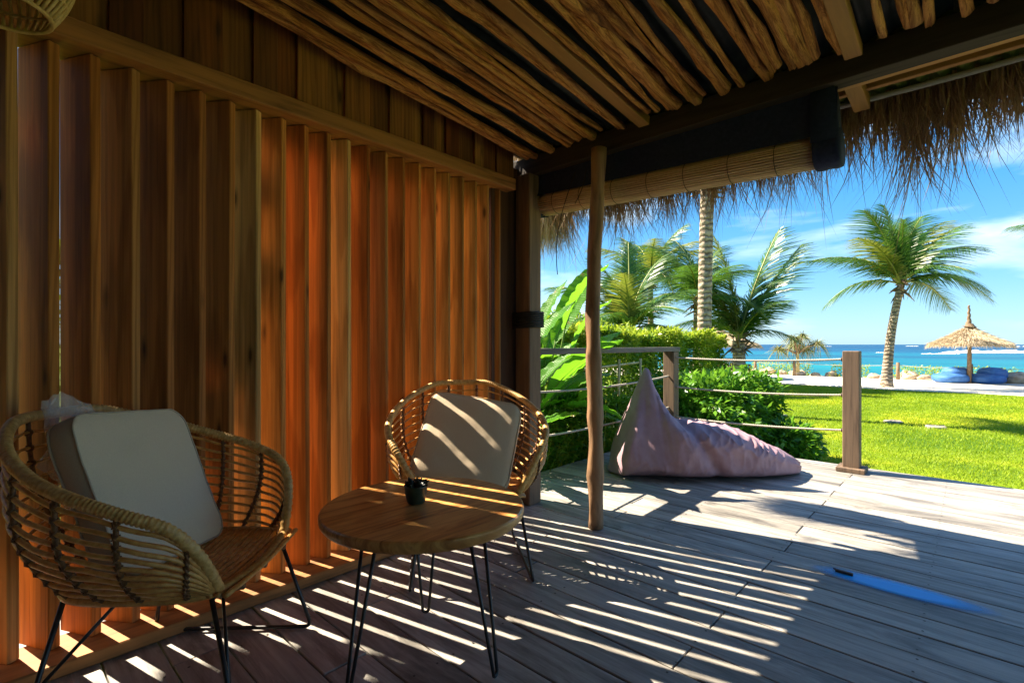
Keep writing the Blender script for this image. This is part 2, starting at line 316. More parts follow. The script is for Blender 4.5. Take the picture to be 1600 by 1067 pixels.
mb_ = N(nt, 'ShaderNodeMixRGB'); mb_.inputs[2].default_value = (.22, .13, .04, 1); L(nt, rb_.outputs[0], mb_.inputs[0]); L(nt, mm_.outputs[0], mb_.inputs[1]); L(nt, mb_.outputs[0], p_.inputs['Base Color'])
bw = N(nt, 'ShaderNodeBump', i_Strength=.5, i_Distance=.01); L(nt, w_.outputs[0], bw.inputs['Height']); L(nt, bw.outputs[0], p_.inputs['Normal'])
def trunk_mat():
    m, nt, p, out = new_mat('ringed_palm_bark')
    t = N(nt, 'ShaderNodeTexCoord')
    w = N(nt, 'ShaderNodeTexWave', wave_type='BANDS', bands_direction='Z', i_Scale=2.6, i_Distortion=5.5, i_Detail=4.0, i_Detail_Scale=2.3); L(nt, t.outputs['Object'], w.inputs['Vector'])
    n1 = N(nt, 'ShaderNodeTexNoise', i_Scale=9.0, i_Detail=6.0); L(nt, t.outputs['Object'], n1.inputs['Vector'])
    r = ramp(nt, [(.15, .115, .08), (.30, .24, .17), (.42, .35, .26)], [.04, .22, .8]); L(nt, w.outputs[0], r.inputs[0])
    r2 = ramp(nt, [(.55, .5, .45), (1.1, 1.05, 1)], [.35, .6]); L(nt, n1.outputs[0], r2.inputs[0])
    mu = N(nt, 'ShaderNodeMixRGB', blend_type='MULTIPLY', i_0=1.0); L(nt, r.outputs[0], mu.inputs[1]); L(nt, r2.outputs[0], mu.inputs[2]); L(nt, mu.outputs[0], p.inputs['Base Color'])
    p.inputs['Roughness'].default_value = .85
    b = N(nt, 'ShaderNodeBump', i_Strength=.6, i_Distance=.03); L(nt, w.outputs[0], b.inputs['Height']); L(nt, b.outputs[0], p.inputs['Normal'])
    return m
M['trunk'] = trunk_mat()
def table_mat():
    m, nt, p, out = new_mat('suar_wood_tabletop')
    t = N(nt, 'ShaderNodeTexCoord'); mp = N(nt, 'ShaderNodeMapping'); mp.inputs['Rotation'].default_value = (0, 0, R(32)); mp.inputs['Scale'].default_value = (26, 2.4, 8); L(nt, t.outputs['Object'], mp.inputs[0])
    n1 = N(nt, 'ShaderNodeTexNoise', i_Scale=1.0, i_Detail=7.0, i_Roughness=.6, i_Distortion=1.2); L(nt, mp.outputs[0], n1.inputs['Vector'])
    r = ramp(nt, [(.22, .07, .018), (.50, .22, .06), (.68, .36, .11), (.42, .17, .05)], [.3, .45, .58, .75]); L(nt, n1.outputs[0], r.inputs[0])
    L(nt, r.outputs[0], p.inputs['Base Color']); p.inputs['Roughness'].default_value = .3; p.inputs['Specular IOR Level'].default_value = .5
    b = N(nt, 'ShaderNodeBump', i_Strength=.12, i_Distance=.002); L(nt, n1.outputs[0], b.inputs['Height']); L(nt, b.outputs[0], p.inputs['Normal'])
    return m
M['table'] = table_mat()

# ------------------------------------------------------------------ ground, sand, sea, hills
def grass_ground():
    m, nt, p, out = new_mat('lawn_soil_and_turf')
    t = N(nt, 'ShaderNodeTexCoord')
    n1 = N(nt, 'ShaderNodeTexNoise', i_Scale=.55, i_Detail=5.0, i_Roughness=.6); L(nt, t.outputs['Object'], n1.inputs['Vector'])
    n2 = N(nt, 'ShaderNodeTexNoise', i_Scale=34.0, i_Detail=5.0, i_Roughness=.7); L(nt, t.outputs['Object'], n2.inputs['Vector'])
    r = ramp(nt, [(.09, .19, .008), (.24, .34, .012), (.44, .44, .02)], [.38, .52, .64]); L(nt, n1.outputs[0], r.inputs[0])
    r2 = ramp(nt, [(.5, .55, .5), (1.15, 1.1, 1)], [.3, .7]); L(nt, n2.outputs[0], r2.inputs[0])
    mu = N(nt, 'ShaderNodeMixRGB', blend_type='MULTIPLY', i_0=1.0); L(nt, r.outputs[0], mu.inputs[1]); L(nt, r2.outputs[0], mu.inputs[2]); L(nt, mu.outputs[0], p.inputs['Base Color'])
    p.inputs['Roughness'].default_value = .8; p.inputs['Specular IOR Level'].default_value = .15
    b = N(nt, 'ShaderNodeBump', i_Strength=.8, i_Distance=.05); L(nt, n2.outputs[0], b.inputs['Height']); L(nt, b.outputs[0], p.inputs['Normal'])
    return m
M['lawn'] = grass_ground()
M['grass'] = leaf_mat('grass_blades', (.16, .27, .008), (.23, .34, .010), (.36, .42, .02), tr=.42, trc=(.38, .55, .02), rough=.5, sc=.6, spec=.2)
LZ = -.4
def sand_edge(x): return 19.9 + .25 * math.sin(x * .6) + .15 * math.sin(x * 1.7 + 1) - .07 * (x + 2)
def grid(name, x0, x1, y0f, y1f, nx, ny, z, mat):
    xs = np.linspace(x0, x1, nx); v = []
    for j in range(ny):
        for x in xs:
            y = y0f(x) + (y1f(x) - y0f(x)) * j / (ny - 1); v.append((x, y, z(x, y)))
    f = [(j * nx + i, j * nx + i + 1, (j + 1) * nx + i + 1, (j + 1) * nx + i) for j in range(ny - 1) for i in range(nx - 1)]
    mb = MB(); mb.add(v, f); return mb.build(name, mat, smooth=True)
def gz(x, y): return LZ + (.02 * noise.noise((x * .4, y * .4, 0)) if y < 26 else 0) - (2.4 * min(1, (y - 26.3) / 3) if y > 26.3 else 0)
o = grid('ground', -300, 300, lambda x: -60, lambda x: 31, 241, 92, gz, M['lawn']); tag(o, kind='structure')
o = grid('sand', -120, 120, sand_edge, lambda x: 33, 300, 30, lambda x, y: gz(x, y) + .012 + min(.02, max(0, y - sand_edge(x)) * .02), M['sand']); tag(o, kind='structure')
def sea_mat():
    m, nt, p, out = new_mat('tropical_sea_water')
    t = N(nt, 'ShaderNodeTexCoord'); sp = N(nt, 'ShaderNodeSeparateXYZ'); L(nt, t.outputs['Object'], sp.inputs[0])
    # depth bands: shallow turquoise near the shore, darker reef bands, deep blue far out
    mpn = N(nt, 'ShaderNodeMapping'); mpn.inputs['Scale'].default_value = (.0045, .022, 1); L(nt, t.outputs['Object'], mpn.inputs[0])
    n0 = N(nt, 'ShaderNodeTexNoise', i_Scale=1.0, i_Detail=4.0, i_Roughness=.5); L(nt, mpn.outputs[0], n0.inputs['Vector'])
    mr = N(nt, 'ShaderNodeMapRange', i_1=30.0, i_2=420.0); L(nt, sp.outputs['Y'], mr.inputs[0])
    r = ramp(nt, [(.0, .20, .20), (.0, .14, .19), (.0, .085, .16), (.0, .05, .12)], [0, .25, .6, 1]); L(nt, mr.outputs[0], r.inputs[0])
    rb = ramp(nt, [(.3, .50, .66), (1, 1, 1)], [.42, .54]); L(nt, n0.outputs[0], rb.inputs[0])
    mu = N(nt, 'ShaderNodeMixRGB', blend_type='MULTIPLY', i_0=1.0); L(nt, r.outputs[0], mu.inputs[1]); L(nt, rb.outputs[0], mu.inputs[2]); L(nt, mu.outputs[0], p.inputs['Base Color'])
    p.inputs['Roughness'].default_value = .35; p.inputs['Specular IOR Level'].default_value = .18
    mp2 = N(nt, 'ShaderNodeMapping'); mp2.inputs['Scale'].default_value = (.35, 1.1, 1); L(nt, t.outputs['Object'], mp2.inputs[0])
    n2 = N(nt, 'ShaderNodeTexNoise', i_Scale=1.0, i_Detail=6.0, i_Roughness=.6); L(nt, mp2.outputs[0], n2.inputs['Vector'])
    b = N(nt, 'ShaderNodeBump', i_Strength=.5, i_Distance=.5); L(nt, n2.outputs[0], b.inputs['Height']); L(nt, b.outputs[0], p.inputs['Normal'])
    return m
M['sea'] = sea_mat()
mb = MB(); SZ = -2.0
ys = [27.5, 60, 120, 250, 500, 1200, 3000, 9000]
v = []; 
for y in ys:
    for x in (-9000, -2000, -600, 0, 600, 2000, 9000): v.append((x, y, SZ))
mb.add(v, [(j * 7 + i, j * 7 + i + 1, (j + 1) * 7 + i + 1, (j + 1) * 7 + i) for j in range(len(ys) - 1) for i in range(6)])
tag(mb.build('sea', M['sea']), kind='structure')
M['foam'] = plain('white_surf', (.75, .8, .82), (.9, .92, .92), .8, .8, .5, .1)
def surf(px0, px1, py, h, n, seed, ragged=.5):
    rg = random.Random(seed); mb = MB(); d = F * (CH - SZ) / (py - 538.0); k = 60
    v = []
    for i in range(k + 1):
        px = px0 + (px1 - px0) * i / k; e = min(1, i / 6, (k - i) / 6) ** .6
        a = h * e * (1 - ragged + ragged * noise.noise((i * .35, seed, 0)) * 2); a = max(a, .01)
        c = atd(px, d, SZ)
        w = 2.2 * e + .02
        for (dy, zz) in ((-w * 1.6, .02), (-w * .7, a * .75), (0, a), (w, .02)): v.append((c.x + rg.uniform(-.2, .2), c.y + dy + rg.uniform(-.3, .3) * e, SZ + zz * (1 + rg.uniform(-.15, .15))))
    mb.add(v, [(i * 4 + j, i * 4 + j + 1, (i + 1) * 4 + j + 1, (i + 1) * 4 + j) for i in range(k) for j in range(3)])
    return tag(mb.build('breaking_wave', M['foam'], smooth=True), kind='structure')
surf(1470, 1720, 551.5, 1.25, 60, 3, .3); surf(1440, 1500, 553, .35, 60, 5, .6); surf(1368, 1398, 551, .3, 20, 6, .5); surf(1415, 1436, 541, .8, 20, 7); surf(1575, 1700, 541.5, .8, 30, 8); surf(1262, 1300, 541.2, .6, 30, 9)
# far headlands on the left horizon
def hill(px0, px1, hpx, d, seed):
    mb = MB(); n, m_ = 40, 8; v = []
    for i in range(n + 1):
        t = i / n; px = px0 + (px1 - px0) * t
        h = hpx / F * d * (math.sin(math.pi * t) ** .8) * (.75 + .5 * noise.noise((t * 4, seed, 1.3)))
        for j in range(m_ + 1):
            a = math.pi * j / m_; dd = d - math.cos(a) * d * .05; c = atd(px, dd, 0); v.append((c.x, c.y, SZ - .5 + max(h, .1) * math.sin(a)))
    mb.add(v, [(i * (m_ + 1) + j, i * (m_ + 1) + j + 1, (i + 1) * (m_ + 1) + j + 1, (i + 1) * (m_ + 1) + j) for i in range(n) for j in range(m_)])
    tag(mb.build('hills', M['hill'], smooth=True), kind='structure')
hill(865, 960, 44, 3600, 1.0); hill(1015, 1085, 26, 3900, 2.0)

# grass blades on the lawn in front of the deck
def grass_field(n, y0, y1, x0, x1, h0, w0, seed, name='grass'):
    g = np.random.default_rng(seed)
    x = g.uniform(x0, x1, n); t = g.random(n) ** 1.5; y = y0 + (y1 - y0) * t
    a = g.uniform(0, 2 * np.pi, n); h = h0 * g.uniform(.5, 1.3, n); w = w0 * (.7 + y / 12)
    bx, by = np.cos(a) * w, np.sin(a) * w; lx, ly = g.normal(0, .5, n) * h, g.normal(0, .5, n) * h
    z = np.full(n, LZ + .005)
    V = np.stack([np.stack([x - bx, y - by, z], 1), np.stack([x + bx, y + by, z], 1), np.stack([x + lx, y + ly, z + h], 1)], 1)
    return tag(obj(name, fast_mesh(name, V.reshape(-1, 3), 3, M['grass'])), 'short bright green lawn grass between the deck and the sand', 'grass', kind='stuff')
grass_field(260000, 5.25, 19.7, -7.5, 6.5, .032, .0038, 5)

# ------------------------------------------------------------------ deck
deck = empty('deck', (0, 0, 0)); tag(deck, kind='structure')
PW = .157; y = 5.15; k = 0
rows = []
while y > -1.4:
    y0 = y - PW; off = 0 if k % 2 == 0 else 1.0
    joints = [-2.60 + .0, -.71, 1.6, 3.6] if k % 2 == 0 else [-2.60, -1.75 + .25 * math.sin(k), .55 + .3 * math.sin(k * 2.3), 2.4, 3.6]
    if k % 4 == 2: joints[1] = -.71 + .015 * math.sin(k)
    for a, b in zip(joints[:-1], joints[1:]):
        wx = b - a - .005; wy = PW - rnd.uniform(.004, .008)
        mbp = MB(); mbp.box((0, 0, 0), (wx, wy, .03), bev=.0025)
        zz = -.015 - rnd.uniform(0, .0025)
        mbp.build('plank', M['deck'], deck, loc=((a + b) / 2, y - PW / 2, zz), rot=(rnd.uniform(-.006, .006), 0, rnd.uniform(-.0006, .0006)))
    y = y0; k += 1
M['nail'] = plain('dark_screw_head', (.03, .028, .025), (.07, .06, .05), 40, .6, 0)
mb = MB()
for r_ in range(40):
    yy = 5.15 - PW * (r_ + .5)
    for xx in [-2.45 + .58 * i for i in range(10)]:
        for s_ in (-.045, .045):
            a = rnd.uniform(-.004, .004); c = (xx + a, yy + s_, .0005)
            mb.add([(c[0] + .0045 * math.cos(t * math.pi / 3), c[1] + .0045 * math.sin(t * math.pi / 3), .0009) for t in range(6)], [tuple(range(6))])
tag(mb.build('screw_head', M['nail'], deck), kind='stuff')
M['fascia'] = wood('deck_fascia_wood', [(.16, .12, .09), (.18, .14, .10)], (2.2, 40, 40), rough=.75)
mb = MB(); mb.box((.5, 5.125, -.135), (6.2, .035, .2), bev=.003); mb.build('fascia_board', M['fascia'], deck)
mb = MB(); mb.box((-2.585, 1.9, -.135), (.035, 6.4, .2), bev=.003); mb.build('fascia_board', M['fascia'], deck)
for yy in np.arange(-1.0, 5.2, .6):
    mb = MB(); mb.box((.5, yy, -.09), (6.1, .06, .10)); mb.build('joist', M['fascia'], deck)
for xx in (-2.4, -.6, 1.4):
    for yy in (5.0, 2.4):
        mb = MB(); mb.box((xx, yy, -.27), (.1, .1, .26)); mb.build('joist_stub', M['fascia'], deck)

# ------------------------------------------------------------------ louvred wall
wall = empty('louvred_wall', (-2.2, 0, 0)); tag(wall, 'tall inner wall of upright orange timber louvres under a row of vertical boards', 'wall')
WX = -2.225; PITCH = .1055; BETA = R(34.5); BW = .152; BT = .034
ux, uy = -math.cos(BETA), -math.sin(BETA)       # from the inner edge outwards
me_slats = []
for v_ in range(5):
    mb = MB(); mb.box((0, 0, 0), (BW, BT, 2.0), bev=.003)
    me_slats.append(mb.mesh('slat', M['slat'], False))
yy = -1.3 + .012
i = 0
while yy < 2.34:
    inner = Vector((WX, yy)); c = inner + Vector((ux, uy)) * (BW / 2)
    o = obj('slat', me_slats[i % 5], wall, loc=(c.x + 2.2, c.y, 1.045), rot=(rnd.uniform(-.004, .004), rnd.uniform(-.002, .002), math.atan2(uy, ux) + rnd.uniform(-.02, .02) - (.15 if .13 < yy < .3 else 0)))
    yy += PITCH; i += 1
def rail(name, c, d, mat, parent, bev=.004):
    mb = MB(); mb.box((0, 0, 0), d, bev=bev); return mb.build(name, mat, parent, loc=c)
rail('top_rail', (-.06, .5, 2.085), (.20, 3.76, .072), M['beam'], wall)
rail('bottom_beam', (-.01, .5, .0225 + .0005), (.21, 3.76, .045), M['beam'], wall)
# nails through the rail, over each louvre
M['iron'] = plain('rusty_nail', (.03, .02, .015), (.08, .04, .02), 60, .7, 0)
mb = MB()
for k in range(i):
    for dz in (1.985, 1.965): mb.box((WX + 2.2 - .030, -1.288 + k * PITCH - .012, dz), (.01, .006, .006))
tag(mb.build('nail', M['iron'], wall), kind='stuff')
# boards above the rail
yb = -1.3
sgn_ = 1
tops = lambda y: 2.30 + (2.45 - y) * .09
j = 0
while yb < 2.40:
    w = rnd.choice([.06, .085, .10, .12, .13, .14]); w = min(w, 2.42 - yb)
    z0, z1 = 2.122, tops(yb) + .03
    mb = MB(); mb.box((0, 0, 0), (.016, w + .014, z1 - z0), bev=.002); sgn_ = -sgn_ if j else 1; j = 1
    mb.build('board', M['board'], wall, loc=(-.022 + sgn_ * .0095 + rnd.uniform(-.001, .001), yb + w / 2, (z0 + z1) / 2)); yb += w
house = empty('house_wall', (.6, -1.42, 0)); tag(house, 'dark boarded house wall behind the terrace, with an unseen side wall added to dim it', 'wall')
xb = -2.9
while xb < 3.0:
    mb = MB(); mb.box((xb + .07, 0, 1.35), (.136, .03, 2.7), bev=.003); mb.build('board', M['board'], house); xb += .14
yb_ = -1.32  # unseen side wall, added to cut the light from the right
while yb_ < .3:
    mb = MB(); mb.box((2.0, yb_ + 1.42 + .07, 1.35), (.03, .136, 2.7), bev=.003); mb.build('board', M['board'], house); yb_ += .14
# posts of the wall end
cp = empty('corner_post', (-2.16, 2.50, 0)); tag(cp, 'square timber post at the end of the louvred wall, holding a black strap', 'post')
mb = MB(); mb.box((0, 0, 1.083), (.125, .12, 2.165), bev=.006); mb.build('shaft', M['post'], cp)
mb = MB(); mb.tube([(.075 * math.cos(a), -.005 + .072 * math.sin(a), 1.21) for a in np.linspace(0, 2 * math.pi, 21)[:-1]], .006, 6, closed=True)
for dz in (-.045, -.03, -.015, .0, .015, .03, .045):
    q = .0735; mb.tube([(q, -.068, 1.21 + dz), (q, .066, 1.21 + dz + .004), (-q, .066, 1.21 + dz), (-q, -.068, 1.21 + dz - .003)], .0085, 6, closed=True)
mb.build('strap', M['cord'], cp, smooth=True)
dp = MB(); dp.box((0, .0625, 1.115), (.14, .325, 2.23), bev=.004)
o = dp.build('wall_post', M['dark_post'], None, loc=(-2.312, 2.335, 0)); tag(o, 'dark brown timber post between the last louvre and the corner post', 'post')

# ------------------------------------------------------------------ roof
roof = empty('porch_roof', (0, 0, 2.2)); tag(roof, 'porch roof of close set rough poles with a shaggy thatched eave', 'roof')
def rz_(y): return 2.255 + (2.45 - y) * .093     # centre line of the poles
pole_meshes = []
for s_ in range(9):
    rg = random.Random(100 + s_); m_ = 30; Lh = 3.9
    pts = []; rr = []; bx = rg.uniform(-.04, .04); bz = rg.uniform(-.008, .014); ph = rg.uniform(0, 6)
    kn = [(rg.uniform(-1.9, 1.9), rg.uniform(.004, .014)) for _ in range(7)]
    for i in range(m_ + 1):
        y_ = -Lh / 2 + Lh * i / m_; t = y_ / (Lh / 2)
        pts.append((bx * math.cos(t * 2 + ph) + .018 * noise.noise((y_ * 2.2, s_, 0)), y_, bz * math.sin(t * 2.3 + ph) + .004 * noise.noise((y_ * 3, s_, 4))))
        r0 = .0245 * (1 - .12 * t) * (1 + .18 * noise.noise((y_ * 2.2, s_ * 3.1, 9)))
        for (ky, ka) in kn: r0 += ka * math.exp(-((y_ - ky) / .05) ** 2)
        rr.append(r0)
    mb = MB(); mb.tube(pts, rr, 10)
    V = mb.v[0]
    for q in range(len(V)):
        n_ = noise.noise((V[q][0] * 60, V[q][1] * 9, V[q][2] * 60 + s_)); V[q][0] += n_ * .010; V[q][2] += n_ * .010
    pole_meshes.append(mb.mesh('pole', M['pole'], True))
slope = -math.atan(.093)
xs = []; x = -2.10
while x < 1.9:
    xs.append(x); x += rnd.choice([.046, .060, .078, .10]) * rnd.uniform(.9, 1.1)
flatx = [-1.285, -.35, .62]
for i, x in enumerate(xs):
    if any(abs(x - fx) < .045 for fx in flatx): continue
    ye = 2.42 + rnd.uniform(-.015, .03); yc = ye - 1.95
    sc = rnd.uniform(.58, 1.08) 
    obj('pole', pole_meshes[i % 9], roof, loc=(x, yc, rz_(yc) - 2.2 - rnd.uniform(0, .008)), rot=(slope, rnd.uniform(0, .0), rnd.uniform(-.02, .02)), scale=(sc, 1, sc))
for j in range(16):     # a few thinner poles laid across the gaps, slightly askew
    x = rnd.uniform(-2.0, .7); yc = .45 + rnd.uniform(-.05, .0)
    obj('pole', pole_meshes[j % 9], roof, loc=(x, yc, rz_(yc) - 2.2 - .022), rot=(slope, 0, rnd.uniform(-.03, .03)), scale=(.6, 1, .6))
for fx in flatx:
    mb = MB(); mb.box((0, 0, 0), (.062, 4.0, .05), bev=.003); mb.build('rafter', M['yellow_wood'], roof, loc=(fx, .45, rz_(.45) - 2.2 - .012), rot=(slope, 0, 0))
# dark beam carried by the posts
mb = MB(); mb.box((0, 0, 0), (5.8, .09, .118), bev=.003); mb.build('beam', M['dark_beam'], roof, loc=(.5, 2.525, 2.225 - 2.2))
mb = MB(); mb.box((0, 0, 0), (5.2, .035, .045), bev=.003); mb.build('beam', M['yellow_wood_x'], roof, loc=(.1, 2.585, 2.19 - 2.2))
# corrugated sheet above the poles, in widths with hairline gaps
M['sheet_edge'] = plain('sheet_edge_green_glow', (.08, .11, .015), (.20, .24, .05), 14, .5, .1)  # daylight glow above the beam, painted as a green sheet colour
def sheet(x0, x1, y0, y1, mat='sheet'):
    nx = max(6, int((x1 - x0) / .0125)); mb = MB(); v = []
    for j in range(2):
        yv = (y0, y1)[j]
        for i in range(nx + 1):
            xv = x0 + (x1 - x0) * i / nx; v.append((xv, yv, rz_(yv) + .052 + .010 * math.sin(xv * 2 * math.pi / .075) - 2.2))
    mb.add(v, [(i, i + 1, nx + 2 + i, nx + 1 + i) for i in range(nx)])
    return mb.build('roofing_sheet', M[mat], roof, smooth=True)
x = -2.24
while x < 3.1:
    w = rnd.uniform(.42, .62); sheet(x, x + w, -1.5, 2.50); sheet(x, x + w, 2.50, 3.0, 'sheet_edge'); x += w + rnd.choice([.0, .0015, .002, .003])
# rafter tails, battens and pipe outside the beam
rr2 = random.Random(4)
for fx in (-2.05, -1.28, -.385, .42, 1.2):
    mb = MB(); mb.box((0, 0, 0), (.065, .42, .06), bev=.003); mb.build('rafter', M['yellow_wood'], roof, loc=(fx, 2.72, 2.225 - 2.2), rot=(slope * .6, 0, 0))
mb = MB(); mb.box((0, 0, 0), (5.1, .03, .06), bev=.003); mb.build('batten', M['yellow_wood_x'], roof, loc=(.1, 2.82, 2.262 - 2.2))
mb = MB(); pts = [(-2.6 + 5.2 * i / 30, 2.93 + .004 * math.sin(i), 2.232 - 2.2 + .006 * noise.noise((i * .3, 0, 0))) for i in range(31)]
mb.tube(pts, .014, 8); mb.build('pipe', M['pipe'], roof, smooth=True)
# thatch bed on top of the sheet (closed slab) and hanging fringe
mb = MB(); v = []
for (yv, zt, zb) in ((-1.6, .50, .09), (2.6, .30, .09), (3.12, .16, .075), (3.22, .05, .03)):
    for xv in (-2.30, 3.4): v += [(xv, yv, rz_(yv) - 2.2 + zb), (xv, yv, rz_(yv) - 2.2 + zt)]
f = []
for i in range(3): a = i * 4; f += [(a, a + 4, a + 6, a + 2), (a + 1, a + 3, a + 7, a + 5), (a, a + 1, a + 5, a + 4), (a + 2, a + 6, a + 7, a + 3)]
f += [(0, 2, 3, 1), (12, 13, 15, 14)]
mb.add(v, f); mb.build('thatch_bed', M['thatch_base'], roof)
def strands(base, direc, length, width, bend, seg=3):
    """tapered hanging blades: base (n,3), direc (n,3) unit, length (n), width (n), bend (n,3) sideways curl"""
    n = len(base); up = np.array([0., 0, 1]); side = np.cross(direc, nr.normal(0, 1, (n, 3))); side /= np.linalg.norm(side, axis=1)[:, None] + 1e-9
    out = []
    prev = None
    for s_ in range(seg + 1):
        t = s_ / seg; c = base + direc * (length * t)[:, None] + bend * (t * t * length)[:, None]; w = (width * (1 - t) ** .7 if s_ < seg else width * .06)[:, None] * side
        a, b = c - w, c + w
        if prev is not None: out.append(np.stack([prev[0], prev[1], b, a], 1))
        prev = (a, b)
    # keep blades as islands: 4-gon strips share no vertices, order by blade
    return np.stack(out, 1).reshape(-1, 3)
def fringe(n, x0, x1, y0, y1, z0, ln, seed, dirx=0.0, clump=True, diry=.12):
    g = np.random.default_rng(seed)
    cx_ = g.uniform(x0, x1, 330); ci_ = g.integers(0, 330, n); cl_ = g.uniform(.5, 1.1, 330)[ci_]; cd_ = g.normal(0, .05, 330)[ci_]
    x = np.where(g.random(n) < .25, g.uniform(x0, x1, n), cx_[ci_] + g.normal(0, .011, n)); y = g.uniform(y0, y1, n)
    L0 = np.array([.75 + .55 * noise.noise((float(a) * 3.1, 0, seed)) + .35 * noise.noise((float(a) * 11, 2, seed)) for a in x])
    base = np.stack([x, y, z0 + g.uniform(-.02, .06, n) - 0 * x], 1)
    d = np.stack([dirx + cd_ + g.normal(0, .05, n) + .16 * np.array([noise.noise((float(a) * 6, 5, seed)) for a in x]), diry + g.normal(0, .07, n), -np.ones(n)], 1); d /= np.linalg.norm(d, axis=1)[:, None]
    l = ln * L0 * cl_ * g.uniform(.2, 1.0, n); l = np.clip(l, .03, None); long = g.random(n) < .03; l[long] *= 1.35
    w = g.uniform(.0015, .0048, n); b = g.normal(0, .20, (n, 3)); b[:, 2] = 0
    return strands(base, d, l, w, b)
Vf = np.concatenate([fringe(9500, -2.62, 3.3, 2.95, 3.05, 2.24 - 2.2, .60, 11), fringe(9500, -2.62, 3.3, 3.05, 3.2, 2.20 - 2.2, .66, 12)])
o = obj('thatch_fringe', fast_mesh('thatch_fringe', Vf, 4, M['thatch']), roof); tag(o, kind='stuff')
# left side eave
g = np.random.default_rng(9); n = 5000
yv = g.uniform(-1.4, 3.15, n)
base = np.stack([g.uniform(-2.34, -2.28, n), yv, rz_(yv) - 2.2 + g.uniform(.06, .3, n)], 1)
d = np.stack([-.25 + g.normal(0, .1, n), g.normal(0, .12, n), -np.ones(n)], 1); d /= np.linalg.norm(d, axis=1)[:, None]
Vs = strands(base, d, g.uniform(.04, .14, n), g.uniform(.0015, .0045, n), np.zeros((n, 3)))
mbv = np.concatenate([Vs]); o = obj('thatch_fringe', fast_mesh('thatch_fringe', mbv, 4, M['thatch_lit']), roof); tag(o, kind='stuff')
g = np.random.default_rng(19); n = 2200
base = np.stack([g.uniform(-2.75, -2.35, n), g.uniform(2.95, 3.25, n), 2.27 - 2.2 + g.uniform(-.03, .05, n)], 1)
d = np.stack([-.05 + g.normal(0, .13, n), .05 + g.normal(0, .1, n), -np.ones(n)], 1); d /= np.linalg.norm(d, axis=1)[:, None]
Vs = strands(base, d, g.uniform(.2, .55, n), g.uniform(.002, .005, n), g.normal(0, .15, (n, 3)) * np.array([1, 1, 0]))
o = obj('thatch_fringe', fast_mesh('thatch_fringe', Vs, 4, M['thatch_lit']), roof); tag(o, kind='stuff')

# round pole holding the beam
lp = MB(); pts = []; rr = []
xoff = [(0, 0), (.3, -.001), (.62, -.003), (1.0, -.013), (1.2, -.017), (1.5, -.010), (1.8, .004), (2.17, .020)]
for i in range(45):
    z = 2.168 * i / 44; xo = np.interp(z, [a for a, b in xoff], [b for a, b in xoff])
    pts.append((xo, xo * .2, z)); rr.append(.044 - .004 * z / 2.1 + .003 * noise.noise((z * 5, 1, 1)) + .006 * math.exp(-((z - .62) / .03) ** 2) + .005 * math.exp(-((z - .98) / .035) ** 2) + .004 * math.exp(-((z - .3) / .03) ** 2))
lp.tube(pts, rr, 18)
V = lp.v[0]
for q in range(len(V)): n_ = noise.noise((V[q][0] * 30, V[q][1] * 30, V[q][2] * 5)); V[q][0] += n_ * .006; V[q][1] += n_ * .006
o = lp.build('log_post', M['log'], None, smooth=True, loc=(-1.575, 2.415, 0)); tag(o, 'knotty peeled round log post standing free on the deck', 'post')

# ------------------------------------------------------------------ rolled bamboo blind with dark cloth
blind = empty('bamboo_blind', (-1.3, 2.60, 2.1)); tag(blind, 'half rolled bamboo blind with a dark navy cloth hanging from the beam', 'blind')
bx0, bx1 = -2.13 + 1.3, -.42 + 1.3
def roll_z(t): return 1.985 - 2.1 - .065 * t
mb = MB(); rg = random.Random(3); nsl = 34
for k in range(nsl):
    a = 2 * math.pi * k / nsl; rj = .070 + rg.uniform(-.0015, .0015)
    p = [(bx0 + (bx1 - .09 - bx0) * t, math.cos(a) * rj, roll_z(t) + math.sin(a) * rj * .95) for t in np.linspace(0, 1, 14)]
    mb.tube(p, .0058, 5)
tag(mb.build('roll', M['bamboo_slat'], blind, smooth=True), kind='stuff')
for t in (.09, .22, .36, .50, .63, .77, .90):
    mb = MB(); x_ = bx0 + (bx1 - .09 - bx0) * t; mb.tube([(x_, math.cos(a) * .078, roll_z(t) + math.sin(a) * .075) for a in np.linspace(0, 2 * math.pi, 17)[:-1]], .0016, 5, closed=True); mb.build('stitching', M['cord'], blind)
# cloth: hangs in front of the roll from the beam, wraps the two ends
mb = MB(); v = []; nx = 60
prof = [(-.06, .064), (-.066, .02), (-.070, -.03), (-.078, -.085)]
for i in range(nx + 1):
    t = i / nx; x_ = bx0 - .0 + (bx1 + .0 - bx0) * t; e = roll_z(t)
    for (yy_, zz_) in ((-.064, .068), (-.066, .0), (-.073 + .003 * math.sin(i * .9), -.05), (-.080, e + .045)): v.append((x_, yy_, zz_))
mb.add(v, [(i * 4 + j, (i + 1) * 4 + j, (i + 1) * 4 + j + 1, i * 4 + j + 1) for i in range(nx) for j in range(3)])
mb.build('cloth', M['cloth'], blind, smooth=True)
mb = MB(); v = []
for i in range(7):          # wrapped right end
    x_ = bx1 - .095 + .10 * i / 6
    for k in range(20): a = 2 * math.pi * k / 20; rj = .086 - .004 * math.cos(i * 2) * math.sin(a * 3); v.append((x_, math.cos(a) * rj, roll_z(1) + math.sin(a) * rj * .98))
ff = [(i * 20 + k, i * 20 + (k + 1) % 20, (i + 1) * 20 + (k + 1) % 20, (i + 1) * 20 + k) for i in range(6) for k in range(20)] + [tuple(range(120, 140)), tuple(range(19, -1, -1))]
mb.add(v, ff)
